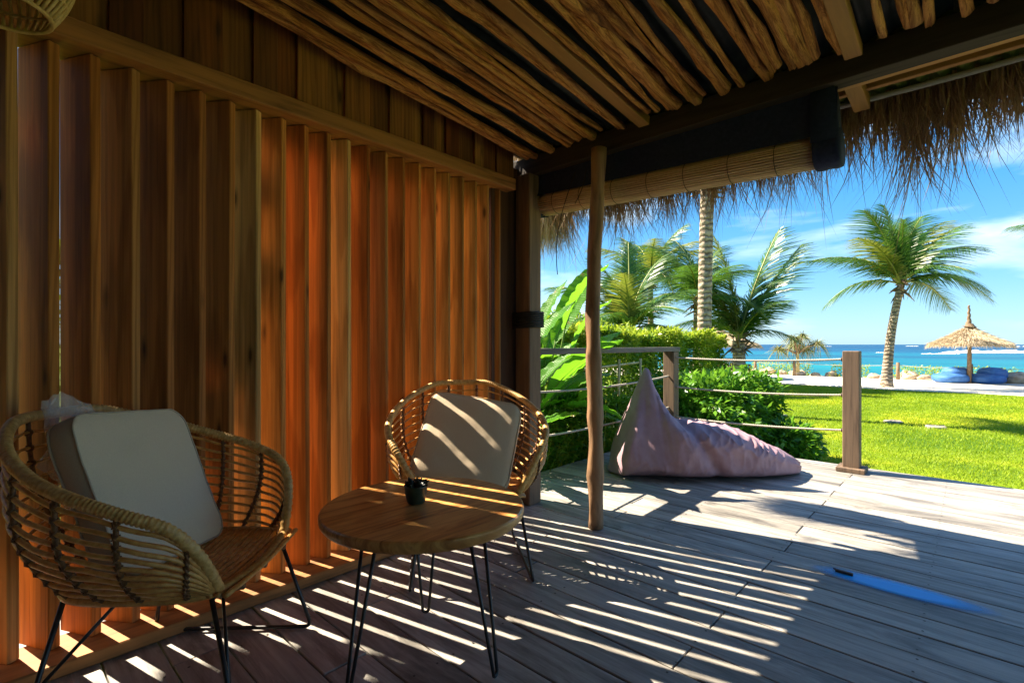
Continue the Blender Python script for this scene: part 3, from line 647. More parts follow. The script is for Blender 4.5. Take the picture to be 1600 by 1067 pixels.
x_ = bx1; mb.add([(x_ - .1, -.082, .066), (x_ - .01, -.082, .066), (x_ + .005, -.086, roll_z(1) + .02), (x_ - .1, -.086, roll_z(1) + .02), (x_ - .1, .02, .066), (x_ - .01, .02, .066), (x_ + .005, .03, roll_z(1) + .02), (x_ - .1, .03, roll_z(1) + .02)], [(0, 3, 2, 1), (4, 5, 6, 7), (1, 2, 6, 5), (0, 1, 5, 4)])
mb.build('cloth', M['cloth'], blind, smooth=True)
mb = MB(); v = []
for i in range(3):
    x_ = bx0 - .01 + .02 * i
    for k in range(16): a = 2 * math.pi * k / 16; v.append((x_, math.cos(a) * .082, roll_z(0) + math.sin(a) * .08))
mb.add(v, [(i * 16 + k, i * 16 + (k + 1) % 16, (i + 1) * 16 + (k + 1) % 16, (i + 1) * 16 + k) for i in range(2) for k in range(16)] + [tuple(range(16)), tuple(range(47, 31, -1))])
mb.build('end_cap', M['cloth'], blind, smooth=True)
for (x0_, sw) in ((-1.78, -.10), (-1.70, .03)):
    mb = MB(); p = []
    for i in range(22):
        t = i / 21; p.append((x0_ + 1.3 + sw * math.sin(t * 2.6) * .8 - .09 * t, -.095 - .01 * t, .01 - (.62 if sw < 0 else .2) * t + .0 * t)) 
    mb.tube(p, .0028, 5); mb.build('cord', M['cord'], blind, smooth=True)

# ------------------------------------------------------------------ railing
rl = empty('rope_railing', (-2.3, 4.95, 0)); tag(rl, 'weathered timber railing with three grey ropes at the deck edge', 'railing')
def post(name, x, y, h, base):
    mb = MB(); mb.box((x + 2.3, y - 4.95, h / 2), (.118, .118, h), bev=.005); p = mb.build(name, M['rail_post'], rl)
    if base:
        mb = MB(); mb.box((x + 2.3, y - 4.95, .018), (.20, .20, .036), bev=.004); mb.build('plinth', M['rail_post'], rl)
    return p
post('post', -2.3, 4.95, .975, False); post('post', -.72, 4.95, .995, True)
mb = MB(); mb.box((0, 0, 0), (.13, 2.56, .045), bev=.004); mb.build('top_rail', M['grey_rail'], rl, loc=(0, 3.72 - 4.95 + .03, .998))
def rope(p0, p1, sag, r=.0085, bb=.0016):
    mb = MB(); m_ = int((Vector(p1) - Vector(p0)).length / .01); pts = []; rr = []
    for i in range(m_ + 1):
        t = i / m_; q = Vector(p0).lerp(Vector(p1), t); q.z -= sag * 4 * t * (1 - t); pts.append(q); rr.append(r + (bb if i % 2 else -bb))
    mb.tube(pts, rr, 6); return mb.build('rope', M['rope'], rl, smooth=True)
for (z0, z1) in ((.915, .925), (.61, .625), (.30, .33)): rope((.0, 0, z0), (1.52, 0, z1), .022)
for z_ in (.715, .39): rope((0, .0, z_ + .01), (0, -2.45, z_ + .0), .035)
for (x_, z_) in ((1.505, .925), (1.505, .625), (1.505, .33)):
    mb = MB(); mb.tube([(x_, 0, z_), (x_ + .02, 0, z_)], .018, 10); mb.build('rope_eye', M['bracket'], rl)

# ------------------------------------------------------------------ rattan tub chair
def rattan_chair(label):
    root = empty('rattan_armchair'); tag(root, label, 'armchair', 'rattan tub armchairs')
    def base_p(th):
        n_ = 3.2; c_, s_ = math.cos(th), math.sin(th); r = (abs(c_ / .26) ** n_ + abs(s_ / .255) ** n_) ** (-1 / n_); return Vector((r * c_, r * s_, .375))
    TH = R(135)
    def rim_p(u):
        th = math.pi + (u - .5) * 2 * TH; s = abs(2 * u - 1)
        b = base_p(th)
        r_ = 1 / math.sqrt((math.cos(th) / .425) ** 2 + (math.sin(th) / .385) ** 2)
        o_ = Vector((r_ * math.cos(th), r_ * math.sin(th), 0))
        z = np.interp(s, [0, .15, .3, .5, .7, .85, .93, 1.0], [.834, .836, .785, .715, .655, .60, .505, .375])
        e = np.interp(s, [0, .8, .9, 1.0], [1, .93, .72, 0])
        p = Vector((b.x, b.y, 0)).lerp(o_, e); p.z = z; return p
    us = [i / 64 for i in range(65)]
    RP = [rim_p(u) for u in us]
    for _ in range(2): RP = [RP[0]] + [RP[i - 1] * .25 + RP[i] * .5 + RP[i + 1] * .25 for i in range(1, 64)] + [RP[64]]
    def rim(u):
        k = min(63, int(u * 64)); return RP[k].lerp(RP[k + 1], u * 64 - k)
    def surf_p(u, v):
        th = math.pi + (u - .5) * 2 * TH; b = base_p(th); q = rim(u); p = b.lerp(q, v)
        out = Vector((p.x, p.y, 0)); out = out.normalized() if out.length > 1e-6 else out
        return p + out * .045 * math.sin(math.pi * v) * min(1, (1 - abs(2 * u - 1)) * 5) + Vector((0, 0, -.012 * math.sin(math.pi * v)))
    # wrapped rim: tight coils
    mb = MB(); m_ = 520; pts = [rim(i / m_) for i in range(m_ + 1)]; rr = [.0148 + (.0014 if i % 3 else -.0014) for i in range(m_ + 1)]
    mb.tube(pts, rr, 10); mb.build('rim', M['rattan_wrap'], root, smooth=True)
    # front bar and base hoop
    a0, a1 = rim(0), rim(1)
    mb = MB(); pts = [a0.lerp(a1, t) + Vector((.018 * math.sin(math.pi * t), 0, -.012 * math.sin(math.pi * t))) for t in np.linspace(0, 1, 120)]
    mb.tube(pts, [.0145 + (.001 if i % 2 else -.001) for i in range(120)], 8); mb.build('front_bar', M['rattan_wrap'], root, smooth=True)
    mb = MB(); pts = [base_p(math.pi + (u - .5) * 2 * TH) for u in us]; mb.tube(pts, .012, 8); mb.build('seat_hoop', M['rattan'], root, smooth=True)
    # horizontal strands, in pairs
    for i in range(1, 11):
        v = i / 11; mb = MB(); pts = [surf_p(.012 + .976 * k / 72, v) for k in range(73)]
        for k in range(73): pts[k] = pts[k] + Vector((0, 0, .0022 * math.sin(k * .9 + i)))
        mb.tube(pts, .0062, 6, flat=.75); mb.build('strand', M['rattan'], root, smooth=True)
    # vertical ribs with lashings
    nr_ = 12
    for i in range(nr_):
        u = .055 + .89 * i / (nr_ - 1); pts = [surf_p(u, k / 14) for k in range(15)]
        mb = MB(); mb.tube(pts, .0065, 7); rb = mb.build('rib', M['rattan_tie'], root, smooth=True)
        mb = MB()
        for j in range(1, 11):
            c = surf_p(u, j / 11); tdir = (surf_p(u, j / 11 + .02) - surf_p(u, j / 11 - .02)).normalized(); hdir = (surf_p(u + .006, j / 11) - surf_p(u - .006, j / 11)).normalized(); nrm = tdir.cross(hdir).normalized()
            for sg in (1, -1):
                a_ = c - (hdir * .0075 + tdir * .0075 * sg); b_ = c + (hdir * .0075 + tdir * .0075 * sg)
                mb.tube([a_ + nrm * .003, c + nrm * .0095, b_ + nrm * .003], .0026, 5); mb.tube([a_ - nrm * .003, c - nrm * .0095, b_ - nrm * .003], .0026, 5)
        tag(mb.build('lashing', M['rattan_tie'], rb, smooth=True), kind='stuff')
    # seat strands running side to side, sagging slightly
    k = 0; xx = -.235
    while xx < .245:
        n_ = 3.2; hw = .245 * (max(0, 1 - (abs(xx) / .262) ** n_)) ** (1 / n_) if xx < .2 else .25
        if xx > .19: hw = .238
        mb = MB(); mb.tube([(xx, -hw + 2 * hw * t, .378 - .012 * math.sin(math.pi * t)) for t in np.linspace(0, 1, 9)], .0072, 6, up=(0, 0, 1), flat=1.25)
        mb.build('seat_strand', M['rattan'], root, smooth=True); xx += .0215; k += 1
    for yv in (-.14, 0, .14):
        mb = MB(); mb.tube([(-.24, yv, .362), (0, yv, .352), (.24, yv, .358)], .011, 7); mb.build('seat_support', M['rattan_tie'], root, smooth=True)
    # black sled legs: one frame each side, joined by braces
    for s in (-1, 1):
        A, B, C_, D = Vector((.19, s * .215, .36)), Vector((.285, s * .265, .011)), Vector((-.275, s * .265, .011)), Vector((-.20, s * .215, .36))
        def corner(p, q, r_, k=6, d=.03):
            a = q + (p - q).normalized() * d; b = q + (r_ - q).normalized() * d
            return [a.lerp(q, t).lerp(q.lerp(b, t), t) for t in [i / k for i in range(k + 1)]]
        mb = MB(); mb.tube([A] + corner(A, B, C_) + corner(B, C_, D) + [D], .0068, 8); mb.build('leg_frame', M['black_metal'], root, smooth=True)
    for sx in (.20, -.21):
        mb = MB(); mb.tube([(sx * .95, -.215, .357), (sx * .95, .215, .357)], .006, 8); mb.build('cross_bar', M['black_metal'], root, smooth=True)
    mb = MB(); mb.tube([(.255, -.25, .13), (.10, .0, .352)], .0052, 8); mb.tube([(-.245, -.25, .14), (-.12, .0, .352)], .0052, 8); mb.build('brace', M['black_metal'], root, smooth=True)
    return root
c1 = rattan_chair('nearer rattan armchair at the left edge, holding a large off-white cushion')
c1.location = (-1.80, .455, 0); c1.rotation_euler = (0, 0, R(45))
index_kids()
c2 = copy_tree(c1); c2['label'] = 'farther rattan armchair behind the round table, cream cushion striped by sun'
c2.location = (-1.785, 1.62, 0); c2.rotation_euler = (0, 0, R(-38))

def cushion(name, w, h, t, corner, face, side, label, cat, group=None, plumps=.35):
    root = empty(name); tag(root, label, cat, group)
    n = 30
    def pt(i, j, s):
        a, b = -1 + 2 * i / n, -1 + 2 * j / n
        x, y_ = a * w / 2, b * h / 2
        # rounded square mapping
        cx, cy = max(abs(x) - (w / 2 - corner), 0), max(abs(y_) - (h / 2 - corner), 0); dd = math.hypot(cx, cy)
        if dd > corner: k_ = corner / dd; x = math.copysign(w / 2 - corner + cx * k_, x); y_ = math.copysign(h / 2 - corner + cy * k_, y_)
        prof = ((1 - abs(a) ** 4) * (1 - abs(b) ** 4)); z = t / 2 * (1 - plumps + plumps * prof ** .6)
        wr = .005 * noise.noise((x * 6, y_ * 6, s * 3.0)) - .006 * max(0, 1 - 5 * abs(noise.noise((x * 4 + 2, y_ * 4, s * 7.0 + w)))) * (abs(a) ** 2 + abs(b) ** 2) * .5 + .0025 * noise.noise((x * 22, y_ * 18, s * 5.0))
        return (s * (z + wr), x, y_)
    for s in (1, -1):
        mb = MB(); v = [pt(i, j, s) for j in range(n + 1) for i in range(n + 1)]
        f = [(j * (n + 1) + i, j * (n + 1) + i + 1, (j + 1) * (n + 1) + i + 1, (j + 1) * (n + 1) + i) for j in range(n) for i in range(n)]
        if s < 0: f = [q[::-1] for q in f]
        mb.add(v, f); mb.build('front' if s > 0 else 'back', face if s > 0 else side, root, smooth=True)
    ring = [(i, 0) for i in range(n)] + [(n, j) for j in range(n)] + [(n - i, n) for i in range(n)] + [(0, n - j) for j in range(n)]
    mb = MB(); v = []
    for (i, j) in ring:
        a_, b_ = Vector(pt(i, j, 1)), Vector(pt(i, j, -1)); m_ = (a_ + b_) / 2; od = Vector((0, m_.y, m_.z)).normalized() * .006
        v += [tuple(a_), tuple(a_.lerp(b_, .25) + od), tuple(a_.lerp(b_, .75) + od), tuple(b_)]
    q = len(ring); mb.add(v, [(k * 4 + r_, k * 4 + r_ + 1, ((k + 1) % q) * 4 + r_ + 1, ((k + 1) % q) * 4 + r_) for k in range(q) for r_ in range(3)])
    mb.build('side_band', side, root, smooth=True)
    for s in (1, -1):
        mb = MB(); mb.tube([Vector(pt(i, j, s)) + Vector((.001 * s, pt(i, j, s)[1] * .008, pt(i, j, s)[2] * .008)) for (i, j) in ring], .0028, 6, closed=True); mb.build('piping', side, root, smooth=True)
    return root
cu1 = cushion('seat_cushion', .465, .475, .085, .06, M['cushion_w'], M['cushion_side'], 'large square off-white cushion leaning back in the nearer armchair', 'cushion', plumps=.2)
# bottom edge from (-1.73,.27) to (-2.02,.61), leaning back along -(.73,.68)
def place_cushion(o, bc, yaw, lean, h, roll=0.0):
    o.rotation_mode = 'QUATERNION'
    q = Matrix.Rotation(yaw, 4, 'Z') @ Matrix.Rotation(-lean, 4, 'Y') @ Matrix.Rotation(roll, 4, 'X')
    o.rotation_quaternion = q.to_quaternion(); o.location = Vector(bc) + (q.to_3x3() @ Vector((0, 0, h / 2)))
place_cushion(cu1, (-1.83, .42, .388), R(45), R(24), .475, R(-6))
cu2 = cushion('seat_cushion', .45, .44, .11, .065, M['cushion'], M['cushion'], 'square cream cushion crossed by sun stripes in the farther armchair', 'cushion', plumps=.55)
place_cushion(cu2, (-1.70, 1.475, .415), R(-46), R(35), .44, R(-11))

# crumpled clear plastic wrap behind the near cushion
def plastic():
    m, nt, p, out = new_mat('clear_plastic_film')
    p.inputs['Base Color'].default_value = (.9, .9, .88, 1); p.inputs['Roughness'].default_value = .12; p.inputs['Specular IOR Level'].default_value = .7
    t = N(nt, 'ShaderNodeTexCoord'); n1 = N(nt, 'ShaderNodeTexNoise', i_Scale=24.0, i_Detail=6.0); L(nt, t.outputs['Object'], n1.inputs['Vector'])
    b = N(nt, 'ShaderNodeBump', i_Strength=.9, i_Distance=.02); L(nt, n1.outputs[0], b.inputs['Height']); L(nt, b.outputs[0], p.inputs['Normal'])
    tr = N(nt, 'ShaderNodeBsdfTransparent'); ms = N(nt, 'ShaderNodeMixShader', i_0=.75); L(nt, tr.outputs[0], ms.inputs[2]); L(nt, p.outputs[0], ms.inputs[1]); L(nt, ms.outputs[0], out.inputs[0]); return m
M['plastic'] = plastic()
mb = MB(); v = []; nu, nv = 44, 30
for j in range(nv + 1):
    for i in range(nu):
        a = 2 * math.pi * i / nu; b = math.pi * j / nv - math.pi / 2; d_ = Vector((math.cos(a) * math.cos(b) * .045, math.sin(a) * math.cos(b) * .15, math.sin(b) * .20))
        k_ = 1 + .35 * noise.noise(d_ * 9) + .22 * abs(noise.noise(d_ * 22)) + .12 * noise.noise(d_ * 50); v.append(tuple(d_ * k_))
mb.add(v, [(j * nu + i, j * nu + (i + 1) % nu, (j + 1) * nu + (i + 1) % nu, (j + 1) * nu + i) for j in range(nv) for i in range(nu)])
o = mb.build('plastic_wrap', M['plastic'], None, smooth=False); o.rotation_mode = 'QUATERNION'
o.rotation_quaternion = (Matrix.Rotation(R(40), 4, 'Z') @ Matrix.Rotation(R(-14), 4, 'Y')).to_quaternion(); o.location = (-2.03, .235, .725); o.scale = (.85, .85, .8)
tag(o, 'crumpled clear plastic wrap stuffed behind the off-white cushion', 'plastic wrap')

# ------------------------------------------------------------------ round coffee table
TX, TY, TR, TZ = -1.35, 1.03, .335, .515
tb = empty('coffee_table', (TX, TY, 0)); tag(tb, 'round wooden coffee table on three black hairpin legs', 'table')
mb = MB(); prof = [(0.0001, TZ - .042), (TR * .90, TZ - .042), (TR * .965, TZ - .037), (TR * .992, TZ - .026), (TR, TZ - .012), (TR * .995, TZ - .004), (TR * .98, TZ), (TR * .5, TZ), (.0001, TZ)]
mb.lathe(prof, 96)
V = mb.v[0]
for q in V:
    a = math.atan2(q[1], q[0]); k_ = 1 + .006 * math.sin(3 * a + 1) + .004 * noise.noise((math.cos(a) * 2, math.sin(a) * 2, 0)); q[0] *= k_; q[1] *= k_
o = mb.build('tabletop', M['table'], tb, smooth=False)
o.data.polygons.foreach_set('use_smooth', np.ones(len(o.data.polygons), bool)); o.data.set_sharp_from_angle(angle=R(35))
for ang in (R(142), R(264), R(18)):
    foot = Vector((.265 * math.cos(ang), .265 * math.sin(ang), .006)); tdir = Vector((-math.sin(ang), math.cos(ang), 0))
    t0 = Vector((.195 * math.cos(ang), .195 * math.sin(ang), TZ - .046))
    p = [t0 + tdir * .047]
    for k in range(9):
        a = math.pi * k / 8; p.append(foot + tdir * .012 * math.cos(a) + Vector((0, 0, .014 - .012 * math.sin(a))))
    p.append(t0 - tdir * .047)
    mb = MB(); mb.tube(p, .0058, 8); lg = mb.build('leg', M['black_metal'], tb, smooth=True)
    mb = MB(); mb.box((t0.x, t0.y, TZ - .045), (.035, .12, .005), rz=ang); mb.build('mounting_plate', M['black_metal'], lg)
# pot with a dark succulent
pp = at(650, 785, TZ)
pot = empty('succulent_pot', (pp.x, pp.y, TZ + .0005)); tag(pot, 'small dark green pot with a dark succulent on the round table', 'plant pot')
mb = MB(); mb.lathe([(.0001, 0), (.026, 0), (.030, .004), (.036, .03), (.039, .056), (.040, .060), (.036, .060), (.034, .05), (.0001, .048)], 28); mb.build('pot', M['pot'], pot, smooth=True)
mb = MB(); rg = random.Random(5)
for k in range(70):
    r_ = .034 * math.sqrt(rg.random()); a = rg.random() * 6.28; c = Vector((r_ * math.cos(a), r_ * math.sin(a), .052 + rg.random() * .018)); s_ = rg.uniform(.005, .010); t_ = Vector((rg.uniform(-1, 1), rg.uniform(-1, 1), rg.uniform(.3, 1.2))).normalized()
    mb.tube([c, c + t_ * s_ * .8, c + t_ * s_ * 1.8], [s_ * .45, s_ * .5, s_ * .06], 5)
mb.build('succulent', M['succulent'], pot, smooth=True)

# ------------------------------------------------------------------ bean bag lounger
def smooth_interp(x, xs_, ys_):
    x = min(max(x, xs_[0]), xs_[-1])
    for i in range(len(xs_) - 1):
        if x <= xs_[i + 1]:
            t = (x - xs_[i]) / (xs_[i + 1] - xs_[i]); m0 = 0 if i == 0 else (ys_[i + 1] - ys_[i - 1]) / (xs_[i + 1] - xs_[i - 1]); m1 = (ys_[i + 1] - ys_[i]) / (xs_[i + 1] - xs_[i]) if i + 2 >= len(xs_) else (ys_[i + 2] - ys_[i]) / (xs_[i + 2] - xs_[i])
            h = xs_[i + 1] - xs_[i]; return (2 * t**3 - 3 * t**2 + 1) * ys_[i] + (t**3 - 2 * t**2 + t) * h * m0 + (-2 * t**3 + 3 * t**2) * ys_[i + 1] + (t**3 - t**2) * h * m1
mb = MB(); ns, nt_ = 190, 110; v = []
SX = [0, .05, .12, .17, .203, .24, .29, .36, .45, .6, .75, .88, .96, 1.0]
HZ = [.05, .25, .56, .77, .85, .70, .545, .43, .415, .385, .30, .20, .13, .085]
HW = [.05, .26, .34, .37, .385, .39, .39, .385, .38, .36, .31, .22, .13, .06]
for i in range(ns + 1):
    s = i / ns; h = smooth_interp(s, SX, HZ); w = smooth_interp(s, SX, HW)
    pk = math.exp(-((s - .19) / .085) ** 2)          # how triangular the section is
    for j in range(nt_):
        a = 2 * math.pi * j / nt_; ca, sa = math.cos(a), math.sin(a)
        # plump body section sitting on the floor
        zc = h / 2; yb_ = w * math.copysign(abs(ca) ** .82, ca); zb_ = zc + h / 2 * (math.copysign(abs(sa) ** .85, sa) if sa > 0 else math.copysign(abs(sa) ** .42, sa))
        # pinched section: triangle with rounded foot
        tz = max(0, min(1, zb_ / h)); wt = w * (1 - tz) ** .8 * .98 + .010
        yt = math.copysign(min(abs(yb_), wt) if tz > .12 else abs(yb_), ca)
        y_ = yb_ * (1 - pk) + yt * pk
        x_ = (s - .5) * 1.56
        z_ = zb_
        p = Vector((x_, y_, z_))
        # creases radiating from the tip and cross wrinkles on the body
        tip = Vector((-.455, 0, .82)); d_ = p - tip; ang = math.atan2(d_.z, d_.x); rad = d_.length
        cr_ = (abs(noise.noise((ang * 6.5, y_ * 3, 2.0))) ** .8) * -.05 * min(1, rad * 2.2) * math.exp(-rad * 1.2)
        body = math.exp(-((s - .6) / .22) ** 2)
        wv = noise.noise((x_ * 5 + z_ * 3.0, y_ * 3, z_ * 4)); w2 = 1 - abs(noise.noise((x_ * 9 - z_ * 7, y_ * 4, z_ * 5 + 3))) * 2
        gl = (p.x + .455) * .872 + (p.z - .82) * .489; gt = (p.x + .455) * .489 - (p.z - .82) * .872; groove = -.045 * math.exp(-(gl - .02) ** 2 / .0016) * min(1, max(0, gt * 3)) * (1 if ca < 0 else 0); lit_ridge = math.exp(-((z_ / h - .85) / .2) ** 2) * body
        disp = cr_ + groove + .018 * noise.noise((x_ * 3, y_ * 2, z_ * 3)) + lit_ridge * .022 * max(0, w2) ** 4 + .0025 * noise.noise((x_ * 30, y_ * 20, z_ * 20)) + (.35 + .65 * lit_ridge) * .020 * (1 - abs(noise.noise((x_ * 11 + 4, y_ * 3.5, z_ * 6)))) ** 7 + .012 * (1 - abs(noise.noise((x_ * 7 - z_ * 9, y_ * 3, z_ * 3 + 8)))) ** 9
        endw = math.exp(-((s - 1) / .06) ** 2); disp += endw * .012 * math.sin(a * 9)
        nrm = Vector((0, ca, sa * .8)); fl = min(1, max(0, z_ / .08)); p += nrm * disp * fl * (1 - .7 * pk * tz)
        p.z = max(p.z, 0.002); v.append(tuple(p))
f = [(i * nt_ + j, (i + 1) * nt_ + j, (i + 1) * nt_ + (j + 1) % nt_, i * nt_ + (j + 1) % nt_) for i in range(ns) for j in range(nt_)] + [tuple(range(nt_)), tuple(ns * nt_ + k for k in range(nt_ - 1, -1, -1))]
mb.add(v, f)
bb = mb.build('bean_bag', M['bag'], None, smooth=True); pc = atd(1098, 4.10, 0.002); bb.location = (pc.x, pc.y, .002); bb.rotation_euler = (0, 0, YAW)
tag(bb, 'mauve bean bag lounger with a pointed headrest lying on the sunny deck', 'bean bag')
# zip pull / seam as a child
mb = MB(); mb.tube([(-.455, -.012, .845), (-.43, -.02, .80)], .004, 5); mb.build('loop', M['bag'], bb)

# ------------------------------------------------------------------ flat blue ellipse, fading at its rim, and the dark clip on the deck
def patch():
    m, nt, p, out = new_mat('flat_blue_patch')
    p.inputs['Base Color'].default_value = (.0, .42, 1.0, 1); p.inputs['Roughness'].default_value = .5
    t = N(nt, 'ShaderNodeTexCoord'); ln = N(nt, 'ShaderNodeVectorMath', operation='LENGTH')
    mp_ = N(nt, 'ShaderNodeMapping'); mp_.inputs['Scale'].default_value = (1 / .30, 1 / .084, 0); L(nt, t.outputs['Object'], mp_.inputs[0]); L(nt, mp_.outputs[0], ln.inputs[0])
    mr = N(nt, 'ShaderNodeMapRange', i_1=1.0, i_2=.5, i_3=0.0, i_4=.97); L(nt, ln.outputs['Value'], mr.inputs[0])
    tr = N(nt, 'ShaderNodeBsdfTransparent'); ms = N(nt, 'ShaderNodeMixShader'); L(nt, mr.outputs[0], ms.inputs[0]); L(nt, tr.outputs[0], ms.inputs[1]); L(nt, p.outputs[0], ms.inputs[2]); L(nt, ms.outputs[0], out.inputs[0]); return m
M['patch'] = patch()
a_, b_ = at(1262, 882, .004), at(1572, 962, .004); c_ = (a_ + b_) / 2; hl = (b_ - a_).length / 2
mb = MB(); mb.add([(.31 * math.cos(t), .086 * math.sin(t), 0) for t in np.linspace(0, 2 * math.pi, 49)[:-1]], [tuple(range(48))])
o = mb.build('blue_patch', M['patch'], None, loc=c_, rot=(0, 0, math.atan2(b_.y - a_.y, b_.x - a_.x))); o.scale = (hl / .30, 1.0, 1)
tag(o, 'long bright blue streak along a grey deck plank', 'patch')
q = at(1319, 897, .0)
mb = MB(); mb.box((0, 0, .0095), (.068, .017, .012), bev=.002); mb.tube([(-.03, .009, .010), (-.045, .010, .010)], .004, 6)
o = mb.build('metal_clip', M['bracket'], None, loc=(q.x, q.y, 0), rot=(0, 0, R(-2))); tag(o, 'small dark rusty metal clip lying on the blue streak', 'clip')

# ------------------------------------------------------------------ hanging lamp, top left corner
lm = empty('pendant_lamp', (0, 0, 0)); lc = atd(-4, 1.32, 2.0); lm.location = lc
tag(lm, 'woven straw pendant lamp hanging in the top left corner', 'lamp')
for k in range(46):
    a = 2 * math.pi * k / 46; mb = MB(); pts = []
    for j in range(10):
        t = j / 9; r_ = .06 + .10 * math.sin(math.pi * (.16 + .60 * t)) - .0 ; pts.append((r_ * math.cos(a + .25 * t), r_ * math.sin(a + .25 * t), -.055 + .27 * t))
    mb.tube(pts, .0048, 5); mb.build('strand', M['leaflamp'], lm, smooth=True)
for z_, r_ in ((-.055, .108), (.0, .135), (.215, .13)):
    mb = MB(); mb.tube([(r_ * math.cos(t), r_ * math.sin(t), z_) for t in np.linspace(0, 2 * math.pi, 33)[:-1]], .006, 6, closed=True); mb.build('hoop', M['leaflamp'], lm, smooth=True)
mb = MB(); mb.tube([(0, 0, .21), (0, 0, .44)], .003, 6); mb.build('cord', M['cord'], lm)
mb = MB(); mb.tube([(-.13, 0, .215), (.13, 0, .215)], .003, 6); mb.build('hanger', M['cord'], lm)

# ------------------------------------------------------------------ foliage helpers
def leaf_cloud(n, sampler, size, seed, droop=.3, aspect=.42, updir=.5):
    """n folded leaves (two triangles-worth quads each) at points given by sampler(g, n) -> (pos, normal)"""
    g = np.random.default_rng(seed); pos, nrm = sampler(g, n)
    n = len(pos); d = nrm + g.normal(0, .75, (n, 3)); d[:, 2] -= droop * g.random(n); d /= np.linalg.norm(d, axis=1)[:, None]
    up = g.normal(0, .6, (n, 3)); up[:, 2] += updir + .5; s = np.cross(d, up); s /= np.linalg.norm(s, axis=1)[:, None] + 1e-9; nn = np.cross(s, d)
    l = (size * g.uniform(.55, 1.25, n))[:, None]; w = l * aspect
    a = pos; m1 = pos + d * l * .45 + s * w * .5 + nn * l * .06; m2 = pos + d * l * .45 - s * w * .5 + nn * l * .06; tip = pos + d * l - nn * l * .08
    return np.stack([a, m1, tip, m2], 1).reshape(-1, 3)
def ball(c, r, flat=1.0, seed=0, amp=.25):
    c = np.array(c)
    def f(g, n):
        u = g.normal(0, 1, (n, 3)); u /= np.linalg.norm(u, axis=1)[:, None]
        rr = g.random(n) ** .28; bump = np.array([1 + amp * noise.noise((float(a) * 2.3 + seed, float(b) * 2.3, float(cc) * 2.3)) * 1.6 for a, b, cc in u])
        p = c + u * (rr * bump)[:, None] * np.array(r); return p, u
    return f
def boxy(x0, x1, y0, y1, z0, z1, seed=0, top_amp=.12, wob=.15):
    def f(g, n):
        x, y_, z = g.uniform(x0, x1, n), g.uniform(y0, y1, n), g.uniform(z0, z1, n)
        face = g.integers(0, 6, n); e = np.abs(g.normal(0, .06, n))
        x = np.where(face <= 1, x1 - e, np.where(face == 2, x0 + e, x)); z = np.where((face == 3) | (face == 4), z1 - e, z); y_ = np.where(face == 5, np.where(g.random(n) < .5, y0 + e, y1 - e), y_)
        w = np.array([noise.noise((float(a) * 1.7 + seed, float(b) * 1.7, float(c) * 1.7)) for a, b, c in zip(x, y_, z)])
        x = x + w * wob * np.where(x > (x0 + x1) / 2, 1, -1); z = z + w * top_amp * (z - z0) / (z1 - z0)
        nx = np.where(face <= 1, 1., np.where(face == 2, -1., 0)); nz_ = np.where((face == 3) | (face == 4), 1., 0); nn = np.stack([nx, g.normal(0, .3, n), nz_ + .2], 1)
        return np.stack([x, y_, z], 1), nn
    return f
def twigs(name, c, n, h, spread, parent, seed, r=.008, mat='twig'):
    rg = random.Random(seed); mb = MB()
    for k in range(n):
        a = rg.uniform(0, 6.28); q = rg.uniform(.2, 1) * spread; p = [Vector((rg.uniform(-.06, .06), rg.uniform(-.06, .06), 0))]
        e = Vector((math.cos(a) * q, math.sin(a) * q, h * rg.uniform(.7, 1)))
        pts = [p[0].lerp(e, t) + Vector((0, 0, .15 * h * math.sin(math.pi * t) * .4)) for t in (0, .25, .5, .75, 1)]
        mb.tube(pts, [r, r * .85, r * .7, r * .5, r * .25], 5)
    return mb.build(name, M[mat], parent, smooth=True)
# long hedge beside and beyond the deck
def hedge(name, x0, x1, y0, y1, z1, n, label, seed, size=.075, newtop=.35):
    root = empty(name, ((x0 + x1) / 2, (y0 + y1) / 2, LZ)); tag(root, label, 'hedge'); ox, oy = (x0 + x1) / 2, (y0 + y1) / 2
    V = leaf_cloud(n, boxy(x0 - ox, x1 - ox, y0 - oy, y1 - oy, .05, z1 - LZ, seed), size, seed)
    o = obj('foliage', fast_mesh('foliage', V, 4, M['hedge']), root); o['kind'] = 'stuff'
    V = leaf_cloud(int(n * newtop), boxy(x0 - ox, x1 - ox, y0 - oy, y1 - oy, z1 - LZ - .16, z1 - LZ + .06, seed + 1, .1), size * .9, seed + 1, droop=-.5)
    o = obj('young_shoots', fast_mesh('young_shoots', V, 4, M['hedge_new']), root); o['kind'] = 'stuff'
    rg = random.Random(seed); mb = MB()
    L_ = y1 - y0
    for k in range(int(L_ * 9)):
        yv = rg.uniform(y0, y1) - oy; xv = rg.uniform(x0 + .15, x1 - .15) - ox; hh = (z1 - LZ) * rg.uniform(.6, .9)
        mb.tube([(xv, yv, 0), (xv + rg.uniform(-.1, .1), yv + rg.uniform(-.1, .1), hh * .5), (xv + rg.uniform(-.25, .25), yv + rg.uniform(-.25, .25), hh)], [.012, .009, .004], 5)
    o = mb.build('stems', M['twig'], root, smooth=True); o['kind'] = 'stuff'; return root
hedge('hedge', -4.15, -3.15, 3.1, 9.0, 1.16, 52000, 'tall leafy green hedge running beside and beyond the rope railing', 21)
